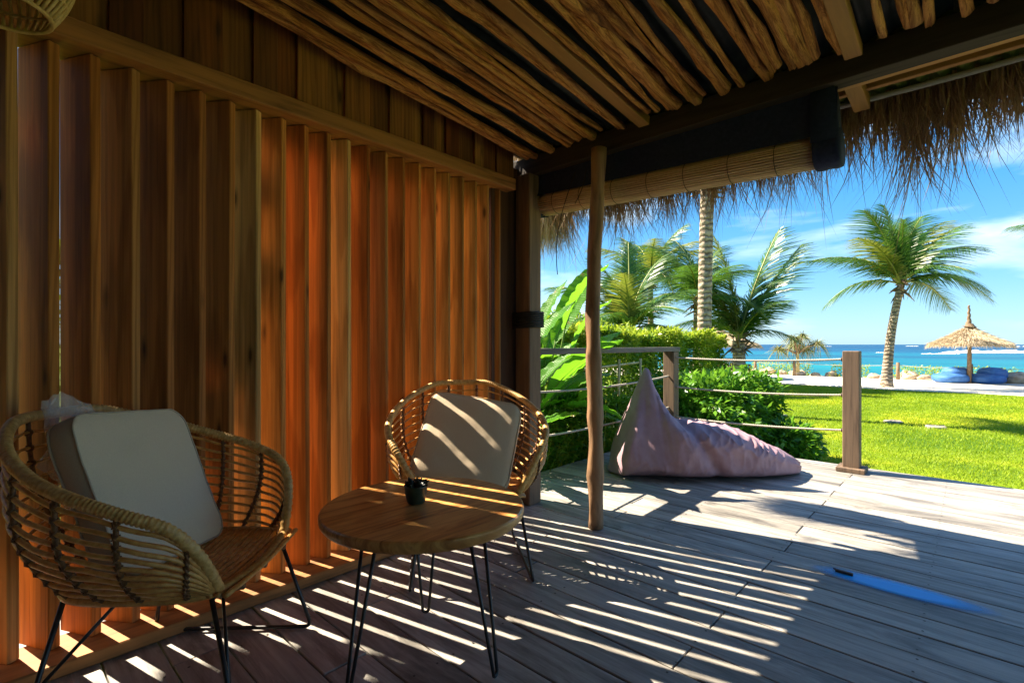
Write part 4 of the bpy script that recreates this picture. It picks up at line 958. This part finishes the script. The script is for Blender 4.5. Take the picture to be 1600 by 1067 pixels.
# bushes near the corner post, one low one at the lawn
def bush(px, d, r, zc, n, label, seed, size=.09, mat='shrub', name='bush', group=None, tw=14):
    c = atd(px, d, LZ); root = empty(name, c); tag(root, label, 'bush', group)
    V = leaf_cloud(n, ball((0, 0, zc - LZ), r, seed=seed), size, seed, updir=.8)
    o = obj('foliage', fast_mesh('foliage', V, 4, M[mat]), root); o['kind'] = 'stuff'
    twigs('stems', c, tw, (zc - LZ) * 1.1, r[0] * .6, root, seed); return root
bush(1100, 6.35, (.72, .72, .50), .22, 9000, 'dense glossy green bush just past the railing corner post', 31, .10)
bush(1165, 6.6, (.42, .42, .48), .22, 4200, 'round green bush at the right side of the dense corner bush', 32, .10)
bush(1222, 6.05, (.42, .40, .25), -.16, 2600, 'low leafy bush beside the lawn right of the corner bushes', 33, .10)
bush(965, 7.9, (.6, .6, .35), 1.0, 2500, 'bright yellow green bush top rising out of the hedge', 34, .09, 'hedge_new')
# undergrowth between the deck and the hedge
g = np.random.default_rng(44)
V = leaf_cloud(15000, boxy(-3.2, -2.66, 2.5, 5.2, -.38, .42, 4, .3, .1), .085, 44, droop=.0, aspect=.3, updir=.2)
tag(obj('ground_cover', fast_mesh('ground_cover', V, 4, M['shrub'])), 'leafy undergrowth filling the strip between deck and hedge', 'undergrowth', kind='stuff')
V = strands(np.stack([g.uniform(-3.1, -2.66, 2600), g.uniform(2.4, 5.2, 2600), np.full(2600, LZ)], 1), np.array([[0, 0, 1.]]).repeat(2600, 0) + g.normal(0, .12, (2600, 3)), g.uniform(.3, .85, 2600), g.uniform(.004, .009, 2600), g.normal(0, .2, (2600, 3)))
tag(obj('tall_grass', fast_mesh('tall_grass', V, 4, M['hedge_new'])), 'tall bright grass stalks along the left deck edge', 'grass', kind='stuff')
# bamboo fence in front of the hedge
bf = empty('bamboo_fence', (-2.95, 4.0, LZ)); tag(bf, 'thin bamboo pole fence standing in the greenery behind the railing', 'fence')
for z_ in (.80, .40):
    for k in range(2):
        mb = MB(); p0, p1 = (rnd.uniform(-.02, .02), -1.4 + 1.35 * k, z_ - LZ - .02 * k), (rnd.uniform(-.02, .02), .05 + 1.45 * k, z_ - LZ + .03)
        mb.tube([Vector(p0).lerp(Vector(p1), t) for t in np.linspace(0, 1, 40)], [.013 + (.003 if i % 8 == 0 else 0) for i in range(40)], 8); mb.build('rail', M['bamboo_pole'], bf, smooth=True)
for yv in (-1.2, -.1, .95, 1.45):
    mb = MB(); mb.tube([(.02, yv, 0), (.02, yv + .01, .7), (.02, yv + .02, 1.28)], .016, 8); mb.build('post', M['bamboo_pole'], bf, smooth=True)

# broad leaved plants (heliconia like)
def broad_leaf_mesh(seed, l=1.0, w=.24, curl=.5):
    rg = random.Random(seed); mb = MB(); n = 22; v = []
    for i in range(n + 1):
        t = i / n; ww = w / 2 * (math.sin(math.pi * min(1, t * .96 + .02)) ** .62) * (1 - .25 * t); a = curl * t * t
        x = l * (t - .18 * curl * t ** 3); z = -l * curl * .38 * t ** 2.2
        for j, q in enumerate((-1, -.5, 0, .5, 1)):
            rp = .012 * math.sin(i * 2.1 + j) * abs(q); v.append((x + .05 * l * abs(q) * -1, ww * q, z + abs(q) * ww * .38 + rp))
    mb.add(v, [(i * 5 + j, i * 5 + j + 1, (i + 1) * 5 + j + 1, (i + 1) * 5 + j) for i in range(n) for j in range(4)])
    return mb.mesh('leaf', M['bigleaf'], True)
bl = [broad_leaf_mesh(k, 1.0, .27 + .03 * k, .35 + .18 * k) for k in range(4)]
def broad_plant(loc, specs, label):
    root = empty('broad_leaf_plant', loc); tag(root, label, 'plant', 'broad leaved plants by the deck')
    for (az, el, h, ls, roll) in specs:
        d_ = Vector((math.cos(R(az)), math.sin(R(az)), 0)); base = d_ * rnd.uniform(0, .06); top = base + d_ * (h * .16) + Vector((0, 0, h))
        mb = MB(); mb.tube([base, base.lerp(top, .5) - d_ * .02, top, top + (d_ * math.cos(R(el)) + Vector((0, 0, math.sin(R(el))))) * ls * .5], [.016, .012, .008, .003], 7); mb.build('stalk', M['stem'], root, smooth=True)
        ls *= 1.22; o = obj('leaf', bl[rnd.randrange(4)], root, loc=top, scale=(ls, ls, ls)); o.rotation_mode = 'QUATERNION'
        o.rotation_quaternion = (Matrix.Rotation(R(az), 4, 'Z') @ Matrix.Rotation(R(-el), 4, 'Y') @ Matrix.Rotation(R(roll), 4, 'X')).to_quaternion()
    return root
broad_plant((-2.86, 3.35, LZ), [(70, 62, 1.5, .78, 40), (40, 72, 1.6, .6, -20), (100, 50, 1.4, .6, 30), (-60, 60, 1.3, .6, 10), (20, 50, 1.05, .70, -30), (60, 35, .95, .62, 20), (95, 45, 1.2, .6, 0), (-20, 40, .9, .55, 30), (120, 30, 1.0, .6, 10), (160, 50, 1.1, .6, 0), (45, 15, .85, .6, -20)], 'tall broad leaved plant next to the corner post, its top leaf against the sky')
broad_plant((-2.95, 3.75, LZ), [(60, 70, 1.35, .6, -30), (130, 55, 1.3, .55, 20), (85, 20, 1.0, .6, 0), (40, 60, 1.1, .62, 30), (75, 30, .9, .6, -10), (110, 45, 1.0, .6, 15), (-10, 35, .8, .55, 40), (30, 20, .7, .5, 0)], 'broad leaved plant in the middle of the clump behind the log post')
broad_plant((-2.82, 2.95, LZ), [(65, 68, 1.4, .62, 10), (100, 40, 1.1, .6, -30), (10, 30, .7, .55, 20), (50, 55, .95, .6, 20), (80, 25, .8, .6, -20), (20, 65, 1.25, .6, 40), (-40, 40, .8, .5, 0)], 'broad leaved plant lowest in the clump beside the corner post')

# ------------------------------------------------------------------ palms
def frond_mesh(seed, L_=1.0, droop=.5, leaf=.36, pairs=72, mat='frond', up=.25):
    g = random.Random(seed); V = []
    def c(t): return Vector((L_ * (t - .12 * droop * t ** 3), 0, L_ * (up * t - (droop * .62 + up * .5) * t ** 2.2)))
    for i in range(pairs):
        t = .10 + .90 * (i + .5) / pairs; p = c(t); tg = (c(min(1, t + .01)) - c(t - .01)).normalized()
        ll = leaf * L_ * (math.sin(math.pi * (.16 + .80 * t)) ** .75) * g.uniform(.85, 1.1)
        for s in (-1, 1):
            d0 = (tg * (.38 + .45 * t) + Vector((0, s * (1 - .25 * t), .10 + g.uniform(-.12, .12)))).normalized()
            sg = g.uniform(.45, .95); w = .019 * L_ * g.uniform(.8, 1.2) * (1.1 - .4 * t)
            prev = None; wd = tg
            for k in range(4):
                q = k / 3; cc = p + d0 * ll * q + Vector((0, 0, -sg * ll * q * q * .75)); ww = w * (1 - q) ** .6 if k < 3 else w * .08
                a, b = cc - wd * ww * .5, cc + wd * ww * .5
                if prev: V += [prev[0], prev[1], b, a]
                prev = (a, b)
    V = np.array([tuple(x) for x in V])
    me = fast_mesh('frond', V, 4, M[mat])
    mb = MB(); mb.tube([c(t) for t in np.linspace(0, 1, 12)], [.013 * L_ * (1 - .85 * t) + .0015 for t in np.linspace(0, 1, 12)], 6); mr = mb.mesh('rib', M['rachis'], True)
    return me, mr
FR = [frond_mesh(1, 1, .35), frond_mesh(2, 1, .6), frond_mesh(3, 1, .95), frond_mesh(4, 1, .5, .32, 66, 'frond_y'), frond_mesh(5, 1, 1.2, .36)]
FRU = [frond_mesh(6, 1, .12, .32, up=.05), frond_mesh(7, 1, .25, .34, 50, 'frond_y', up=.05)]
def palm(name, base, top, r0, r1, fronds, label, rk=1.0, crownshaft=True, group='coconut palms in the garden', tpts=None):
    base, top = Vector(base), Vector(top); root = empty(name, base); tag(root, label, 'palm tree', group); H = top - base
    mb = MB(); pts = []; rr = []; m_ = 60; side = tpts or Vector((0, 0, 0))
    for i in range(m_ + 1):
        t = i / m_; pts.append(H * t + side * math.sin(math.pi * t)); rr.append((r0 + (r1 - r0) * t ** .6) * (1 + (.03 if i % 2 else -.02)) + r0 * .35 * math.exp(-t * 14))
    mb.tube(pts, rr, 14); mb.build('trunk', M['trunk'], root, smooth=True)
    if crownshaft:
        mb = MB(); rg = random.Random(len(label))
        for k in range(26):
            a = rg.uniform(0, 6.28); z_ = rg.uniform(-.35, .15) * rk; d_ = Vector((math.cos(a), math.sin(a), 0)); p0 = H + Vector((0, 0, z_)) + d_ * r1 * .7
            e = d_ * rg.uniform(.15, .42) * rk + Vector((0, 0, rg.uniform(-.35, .45) * rk)); mb.tube([p0, p0 + e * .5 + d_ * .03, p0 + e], [.035 * rk, .025 * rk, .006], 5)
        mb.build('leaf_bases', M['twig'], root, smooth=True)
    for (az, el, ln, kind, roll) in fronds:
        me, mr = (FR + FRU)[kind]
        o = obj('frond', me, root, loc=H + Vector((0, 0, .02)), scale=(ln, ln, ln)); o.rotation_mode = 'QUATERNION'
        o.rotation_quaternion = (Matrix.Rotation(az, 4, 'Z') @ Matrix.Rotation(-R(el), 4, 'Y') @ Matrix.Rotation(R(roll), 4, 'X')).to_quaternion()
        obj('rib', mr, o)
    return root
def scr(deg): return math.atan2(RD.y, RD.x) + R(deg)      # 0 = to the right as seen from the porch, 90 = away
# the big palm on the lawn, right
pd = at(1385, 606, LZ); d_ = pd.dot(VD)
tp = atd(1408, d_ * 1.0, zat(445, d_))
fr = [(scr(8), 38, 3.3, 1, 0), (scr(-12), 52, 2.7, 0, 8), (scr(25), 68, 2.8, 0, 0), (scr(100), 80, 2.9, 5, 0), (scr(190), 64, 2.9, 0, 5), (scr(172), 32, 3.0, 1, -8), (scr(200), 45, 2.6, 3, 0),
      (scr(150), 10, 2.3, 2, 0), (scr(215), 5, 2.2, 2, 10), (scr(-25), 18, 2.3, 2, 0), (scr(15), 5, 2.2, 2, -8), (scr(60), 40, 2.6, 1, 0), (scr(120), 42, 2.6, 1, 0), (scr(250), 42, 2.2, 1, 0), (scr(285), 30, 2.1, 2, 0),
      (scr(320), 50, 2.4, 1, 0), (scr(335), 20, 2.3, 4, 0), (scr(235), 66, 2.3, 0, 0), (scr(80), 12, 2.2, 2, 0), (scr(10), 62, 2.9, 3, 0)]
fr = [f_ for i_, f_ in enumerate(fr) if i_ not in (8, 13, 15, 18)]
palm('coconut_palm', pd, tp, .165, .105, fr, 'coconut palm with a full crown standing alone on the lawn by the umbrella', tpts=-RD * .10)
# thick trunk behind the hedge, crown hidden by the blind
b2 = atd(1098, 10.6, LZ); t2 = atd(1105, 10.6, zat(285, 10.6))
fr = [(scr(2), 22, 1.35, 1, 0), (scr(-15), 55, 1.5, 0, 0), (scr(170), 55, 1.6, 0, 0), (scr(60), 60, 2.4, 1, 0), (scr(120), 66, 2.4, 0, 0), (scr(240), 62, 2.0, 0, 0), (scr(300), 64, 2.0, 1, 0), (scr(200), 70, 2.0, 1, 0), (scr(20), 70, 2.4, 1, 0), (scr(150), 62, 2.2, 1, 0), (scr(330), 68, 2.2, 0, 0), (scr(90), 45, 2.2, 1, 0)]
palm('coconut_palm', b2, t2, .15, .135, fr, 'coconut palm with the thick ringed trunk, its crown hidden by the blind')
# young palm with upright fronds
b3 = atd(1156, 17, LZ); t3 = atd(1154, 17, zat(532, 17))
fr = [(scr(4), 72, 4.1, 5, 0), (scr(-4), 60, 3.9, 5, 0), (scr(178), 84, 3.8, 6, 0), (scr(170), 68, 3.0, 6, 12), (scr(20), 45, 2.6, 1, 0), (scr(165), 50, 3.0, 1, 0), (scr(150), 62, 3.2, 0, 0), (scr(190), 35, 2.6, 2, 0), (scr(300), 50, 2.2, 1, 0), (scr(90), 60, 2.8, 1, 0), (scr(350), 25, 1.9, 2, 0)]
palm('coconut_palm', b3, t3, .22, .20, fr, 'young coconut palm with steep feathery fronds right of the thick trunk', rk=1.2)
# two palms at the left, above the hedge
b4 = atd(984, 15, LZ); t4 = atd(984, 15, zat(520, 15))
fr = [(scr(180), 68, 2.6, 0, 0), (scr(170), 45, 2.9, 1, 0), (scr(190), 25, 2.6, 2, 0), (scr(150), 60, 2.4, 3, 0), (scr(10), 70, 2.7, 0, 0), (scr(-8), 45, 2.6, 1, 0), (scr(15), 15, 2.2, 2, 0), (scr(80), 78, 3.0, 5, 0), (scr(100), 62, 2.6, 1, 0), (scr(250), 60, 2.2, 3, 0), (scr(300), 42, 2.1, 2, 0), (scr(230), 32, 2.2, 2, 0)]
palm('coconut_palm', b4, t4, .2, .16, fr, 'short coconut palm rising from the hedge just right of the log post')
b5 = atd(1018, 19, LZ); t5 = atd(1016, 19, zat(436, 19))
fr = [(scr(5), 35, 2.9, 3, 0), (scr(-20), 15, 2.8, 3, 0), (scr(20), 8, 2.6, 2, 0), (scr(175), 38, 2.7, 3, 0), (scr(190), 12, 2.5, 2, 0), (scr(100), 60, 2.4, 1, 0), (scr(60), 50, 2.6, 3, 0), (scr(140), 60, 2.2, 0, 0), (scr(260), 45, 2.2, 3, 0), (scr(310), 40, 2.4, 3, 0), (scr(340), 62, 2.4, 0, 0), (scr(220), 25, 2.3, 2, 0), (scr(280), 10, 2.0, 4, 0)]
palm('coconut_palm', b5, t5, .12, .10, fr, 'slender coconut palm with a grey trunk between the log post and the thick trunk')
b6 = atd(1088, 16.5, LZ); t6 = atd(1090, 16.5, zat(470, 16.5))
fr = [(scr(178), 62, 2.6, 1, 0), (scr(165), 35, 2.5, 1, 0), (scr(192), 12, 2.4, 2, 0), (scr(10), 40, 2.5, 1, 0), (scr(-10), 10, 2.3, 2, 0), (scr(60), 55, 2.3, 0, 0), (scr(120), 72, 2.4, 0, 0), (scr(300), 45, 2.0, 1, 0), (scr(240), 40, 2.2, 1, 0), (scr(20), 66, 2.2, 0, 0)]
palm('coconut_palm', b6, t6, .15, .12, fr, 'coconut palm mostly hidden behind the thick ringed trunk')
# a palm outside the frame on the right: only a frond tip reaches in
b7 = atd(1722, 13, LZ); t7 = atd(1722, 13, zat(392, 13))
fr = [(scr(182), 12, 1.75, 2, 0), (scr(150), 40, 2.0, 1, 0), (scr(20), 40, 2.2, 1, 0), (scr(90), 55, 2.2, 1, 0), (scr(270), 50, 2.0, 1, 0), (scr(320), 30, 2.2, 2, 0), (scr(50), 20, 2.2, 2, 0)]
palm('coconut_palm', b7, t7, .15, .12, fr, 'coconut palm of which only a frond tip shows at the right edge')

# small screw pine
sp_b = atd(1246, 22.6, LZ); sp = empty('screw_pine', sp_b); tag(sp, 'small screw pine with drooping leaves on a thin trunk near the rocks', 'tree')
mb = MB(); hT = zat(548, 22.6) - LZ; mb.tube([(0, 0, 0), (.02, 0, hT * .5), (0, 0, hT)], [.085, .07, .065], 9); mb.build('trunk', M['bamboo_pole'], sp, smooth=True)
for k, (dx, dz, dd) in enumerate(((-.75, .05, .2), (-.3, .55, -.2), (.35, .65, .2), (.85, .3, -.1), (.1, .2, .4), (.55, .05, .3))):
    e = RD * dx + VD * dd + Vector((0, 0, hT + dz)); mb = MB(); mb.tube([Vector((0, 0, hT - .15)), Vector((0, 0, hT + .05)).lerp(e, .5), e], [.05, .04, .035], 6); br = mb.build('branch', M['twig'], sp, smooth=True)
    g = np.random.default_rng(60 + k); n = 110; a = g.uniform(0, 6.28, n); el = g.uniform(-.3, 1.3, n); dr = np.stack([np.cos(a) * np.cos(el), np.sin(a) * np.cos(el), np.sin(el)], 1)
    bend = np.zeros((n, 3)); bend[:, 2] = -g.uniform(.5, 1.5, n)
    obj('leaves', fast_mesh('leaves', strands(np.repeat(np.array([tuple(e)]), n, 0), dr, g.uniform(.45, .85, n), g.uniform(.014, .026, n), bend, 4), 4, M['pand']), br)['kind'] = 'stuff'

# ------------------------------------------------------------------ thatched umbrellas
def umbrella(base, R_, zc, ztop, ztip, label, seed, roof_only=False, post_r=.07, tipn=True):
    root = empty('thatch_umbrella', base); tag(root, label, 'umbrella', 'thatched beach umbrellas')
    h0, h1, h2 = zc - base.z, ztop - base.z, ztip - base.z
    mb = MB(); mb.tube([(0, 0, 0), (.015, 0, h1 * .5), (0, 0, h1)], [post_r, post_r * .92, post_r * .8], 10); mb.build('pole', M['twig'], root, smooth=True)
    def prof(t): return (R_ * (.045 + .955 * t), h1 - (h1 - h0) * (t ** .45 * .5 + t * .5))
    mb = MB(); mb.lathe([(.0001, h1 + .02)] + [prof(t) for t in np.linspace(0, 1, 14)] + [(R_ * .97, h0 - .05), (R_ * .5, h0 + .18), (.05, h1 - .12)], 40, jag=.03, seed=seed); mb.build('canopy', M['thatch_base'], root, smooth=True)
    g = np.random.default_rng(seed); n = 9000; t = g.random(n) ** .6; a = g.uniform(0, 2 * np.pi, n)
    rr = R_ * (.045 + .955 * t); zz = h1 - (h1 - h0) * (t ** .45 * .5 + t * .5) + .02
    base_ = np.stack([rr * np.cos(a), rr * np.sin(a), zz], 1); sl_ = (h1 - h0) / R_
    d = np.stack([np.cos(a), np.sin(a), -np.full(n, sl_ * .9)], 1) + g.normal(0, .13, (n, 3)); edge = t > .9; d[edge, 2] -= .9; d /= np.linalg.norm(d, axis=1)[:, None]
    V = strands(base_, d, np.where(edge, g.uniform(.10, .26, n), g.uniform(.12, .3, n)), g.uniform(.006, .013, n), g.normal(0, .1, (n, 3)), 2)
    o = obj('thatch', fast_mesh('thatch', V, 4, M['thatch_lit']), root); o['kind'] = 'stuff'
    mb = MB(); m_ = 26; mb.tube([(0.0 + .01 * math.sin(i), 0, h1 - .1 + (h2 - h1 + .1) * i / m_) for i in range(m_ + 1)], [(.18 * math.exp(-i / 2.6) + .062 * (1 - .55 * i / m_)) * (1 + (.10 if i % 2 else -.05)) for i in range(m_ + 1)], 10)
    mb.build('tip', M['twig'], root, smooth=True); 
    for k in range(10):
        aa = 2 * math.pi * k / 10; mb = MB(); mb.tube([(.05 * math.cos(aa), .05 * math.sin(aa), h1 - .16), (R_ * .95 * math.cos(aa), R_ * .95 * math.sin(aa), h0 - .0)], .014, 5); mb.build('spoke', M['twig'], root)
    return root
ub = at(1514, 600, LZ); dU = ub.dot(VD)
umbrella(ub, 1.14, zat(538, dU), zat(507, dU), zat(477, dU), 'straw thatched beach umbrella with a spiked tip over two blue bean bags', 71)
ub2 = atd(1110, 21.5, LZ)
umbrella(ub2, 1.95, zat(540, 21.5), zat(505, 21.5), zat(497, 21.5), 'straw thatched umbrella half hidden behind the hedge and thick trunk', 72)
M['umbrella_dummy'] = M['thatch']
# blue loungers
def blue_bag(px, py, label, sc):
    b = at(px, py, LZ); root = empty('beach_bean_bag', b + Vector((0, 0, .02)), YAW); tag(root, label, 'bean bag', 'blue bean bags under the umbrella')
    def blob(name, c, r, seed, e=.7):
        mb = MB(); v = []; nu, nv = 32, 18
        for j in range(nv + 1):
            for i in range(nu):
                a = 2 * math.pi * i / nu; p = math.pi * j / nv - math.pi / 2; q = Vector((math.copysign(abs(math.cos(a)) ** e, math.cos(a)) * abs(math.cos(p)) ** e, math.copysign(abs(math.sin(a)) ** e, math.sin(a)) * abs(math.cos(p)) ** e, math.copysign(abs(math.sin(p)) ** e, math.sin(p))))
                k_ = 1 + .06 * noise.noise(q * 2.5 + Vector((seed, 0, 0))); v.append((c[0] + q.x * r[0] * k_, c[1] + q.y * r[1] * k_, max(0, c[2] + q.z * r[2] * k_)))
        mb.add(v, [(j * nu + i, j * nu + (i + 1) % nu, (j + 1) * nu + (i + 1) % nu, (j + 1) * nu + i) for j in range(nv) for i in range(nu)]); return mb.build(name, M['bluebag'], root, smooth=True)
    blob('base', (-.1 * sc, 0, .17), (.52 * sc, .45, .19), 1.0); blob('backrest', (.22 * sc, .1, .35), (.40 * sc, .36, .23), 2.0); return root
blue_bag(1489, 599, 'blue bean bag on the sand left of the umbrella pole', 1.0)
blue_bag(1545, 600, 'blue bean bag on the sand right of the umbrella pole', 1.0)

# bench behind the bushes, rocks, beach plants and posts
bn = empty('slatted_bench', atd(1142, 20.5, LZ), YAW + R(8)); tag(bn, 'red brown slatted wooden bench under the half hidden umbrella', 'bench')
for k in range(16):
    mb = MB(); mb.box((-.62 + k * .083, .25, .62), (.05, .025, .40), M=Matrix.Rotation(R(-12), 4, 'X')); mb.build('slat', M['redwood'], bn)
for z_ in (.42, .84):
    mb = MB(); mb.box((0, .25 + (z_ - .62) * .21, z_), (1.4, .05, .06)); mb.build('back_rail', M['redwood'], bn)
for k in range(5):
    mb = MB(); mb.box((0, -.25 + k * .11, .40), (1.4, .085, .025)); mb.build('seat_slat', M['redwood'], bn)
for sx in (-.66, .66):
    for sy in (-.27, .24):
        mb = MB(); mb.box((sx, sy, .2 + (.1 if sy < 0 else .0)), (.07, .07, .42 + (.2 if sy < 0 else 0))); mb.build('leg', M['redwood'], bn)
    mb = MB(); mb.box((sx, 0, .62), (.075, .58, .035)); mb.build('armrest', M['redwood'], bn)

rg = random.Random(77); rock_me = []
for s_ in range(6):
    mb = MB(); v = []; nu, nv = 22, 12
    for j in range(nv + 1):
        for i in range(nu):
            a = 2 * math.pi * i / nu; p = math.pi * j / nv - math.pi / 2; q = Vector((math.cos(a) * math.cos(p), math.sin(a) * math.cos(p), math.sin(p)))
            k_ = 1 + .38 * noise.noise(q * 1.3 + Vector((s_ * 7, 0, 0))) + .12 * noise.noise(q * 4 + Vector((s_ * 7, 3, 0))); v.append(tuple(Vector((q.x, q.y * .8, q.z * .75)) * k_))
    mb.add(v, [(j * nu + i, j * nu + (i + 1) % nu, (j + 1) * nu + (i + 1) % nu, (j + 1) * nu + i) for j in range(nv) for i in range(nu)]); rock_me.append(mb.mesh('rock', M['rock'], True))
x = -9.6; k = 0
rocks = []
while x < 4.2:
    w = rg.uniform(.2, .52); 
    rocks.append((x + w, w)); x += w * 2 * rg.uniform(.8, 1.3)
place_words = ['far left, before the sea', 'left of the screw pine', 'beside the screw pine', 'right of the screw pine', 'behind the rope post', 'left of the big palm trunk', 'right of the big palm trunk', 'left of the blue bean bags', 'behind the blue bean bags', 'between the two bean bags', 'right of the bean bags', 'at the right edge']
rock_obs = []
for k, (x, w) in enumerate(rocks):
    o = obj('rock', rock_me[k % 6], None, loc=(x, 25.7 + rg.uniform(-.25, .25), LZ + w * .3), rot=(0, 0, rg.uniform(0, 6.28)), scale=(w, w, w * rg.uniform(.7, 1.0)))
    size = 'large' if w > .42 else ('small' if w < .28 else 'middling')
    v_ = o.location.dot(VD); px = 800 + F * o.location.dot(RD) / v_
    where = ('beyond the bench' if px < 1165 else 'left of the screw pine' if px < 1235 else 'right of the screw pine' if px < 1305 else 'behind the right railing post' if px < 1350 else 'just left of the lone palm trunk' if px < 1385 else 'just right of the lone palm trunk' if px < 1430 else 'between palm trunk and blue bean bags' if px < 1470 else 'behind the left blue bean bag' if px < 1512 else 'behind the right blue bean bag' if px < 1570 else 'right of the blue bean bags')
    tag(o, f'{size} tan boulder on the sand {where}', 'rock', 'boulders along the top of the beach'); rock_obs.append((px, o))
by_ = {}
for px, o in sorted(rock_obs, key=lambda q: q[0]): by_.setdefault(o['label'], []).append(o)
for lb, os_ in by_.items():
    if len(os_) > 1:
        wd = ['leftmost', 'rightmost'] if len(os_) == 2 else ['leftmost', 'middle', 'rightmost'] if len(os_) == 3 else ['leftmost', 'second from left', 'third from left', 'rightmost'] 
        for w_, o in zip(wd, os_): o['label'] = lb + ', ' + w_
g = np.random.default_rng(81)
def beach_s(g, n):
    x = g.uniform(-22, 8, n); dens = np.array([noise.noise((float(a) * .9, 3, 0)) for a in x]); keep = dens > -.15; x = x[keep]; n = len(x)
    return np.stack([x, g.uniform(25.7, 26.5, n), LZ + g.random(n) ** 1.4 * .55], 1), np.tile(np.array([[0, -.2, 1.]]), (n, 1))
V = leaf_cloud(16000, beach_s, .10, 82)
tag(obj('beach_creeper', fast_mesh('beach_creeper', V, 4, M['hedge_new'])), 'low green creeper growing between the beach boulders', 'ground cover', kind='stuff')
# posts with a rope along the shore
bp = empty('shore_rope_fence', (0, 25.2, LZ)); tag(bp, 'thin rope strung between short posts in front of the sea', 'rope fence')
prev = None
for px in (1180, 1241, 1403, 1517, 1640):
    a_ = (px - 800) / F; dirx, diry = VD.x + RD.x * a_, VD.y + RD.y * a_; t = 25.2 / diry; X = dirx * t
    mb = MB(); mb.tube([(X, 0, 0), (X, 0, .72)], [.065, .06], 8); mb.build('post', M['twig'], bp, smooth=True)
    if prev is not None:
        mb = MB(); mb.tube([(prev + (X - prev) * u, 0, .62 - .12 * 4 * u * (1 - u) * .6) for u in np.linspace(0, 1, 14)], .012, 5); mb.build('rope', M['rope'], bp, smooth=True)
    prev = X
# flat stones set in the lawn
for (px, py, lab) in ((1217, 648, 'flat pale stepping stone set in the lawn above the low bush'), (1395, 658, 'flat stepping stone in the lawn right of the railing post'), (1462, 666, 'flat stepping stone farthest right in the lawn')):
    c = at(px, py, LZ + .02); mb = MB(); mb.lathe([(.0001, .015), (.13, .015), (.15, .0), (.15, -.05)], 14, jag=.1, seed=px); o = mb.build('stepping_stone', M['stone'], None, loc=c); tag(o, lab, 'stone')

# greenery beyond the louvred wall, glimpsed through the gaps
for k, yv in enumerate((-3.2, -.9, 1.4, 3.9)):
    hd = (-9.5, -8.0, yv - 1.1, yv + 1.1)
hedge('hedge', -7.6, -6.8, -5, 5, 2.0, 20000, 'sunlit hedge glimpsed through the gaps of the louvred wall', 51, size=.13)
# tree row behind the hedge on the left (seen only as green above the hedge)
def round_tree(c, h, r, label, seed, n=5000):
    root = empty('leafy_tree', c); tag(root, label, 'tree')
    mb = MB(); mb.tube([(0, 0, 0), (.05, .03, h * .5), (0, 0, h * .8)], [.14, .11, .06], 8); mb.build('trunk', M['twig'], root, smooth=True)
    V = leaf_cloud(n, ball((0, 0, h), (r, r, r * .75), seed=seed), .16, seed); o = obj('crown', fast_mesh('crown', V, 4, M['hedge']), root); o['kind'] = 'stuff'; return root
tc_ = empty('leafy_tree', (-5.2, -1.0, LZ)); tag(tc_, 'tree outside the louvred wall that shades its left upper part', 'tree')
mb = MB(); mb.tube([(0, 0, 0), (.1, -.1, 2.2), (0, -.2, 4.4)], [.16, .13, .07], 9); mb.build('trunk', M['twig'], tc_, smooth=True)
V = leaf_cloud(5200, ball((-.1, .28, 5.5), (.8, .72, .85), seed=9, amp=.1), .15, 93); o = obj('crown', fast_mesh('crown', V, 4, M['hedge']), tc_); o['kind'] = 'stuff'
V = leaf_cloud(3600, ball((0, -1.3, 5.6), (.9, 1.2, .95), seed=12, amp=.15), .15, 94); o = obj('crown', fast_mesh('crown', V, 4, M['hedge']), tc_); o['kind'] = 'stuff'
round_tree(atd(876, 17, LZ), 1.75, 1.1, 'rounded leafy tree above the hedge left of the log post', 91)
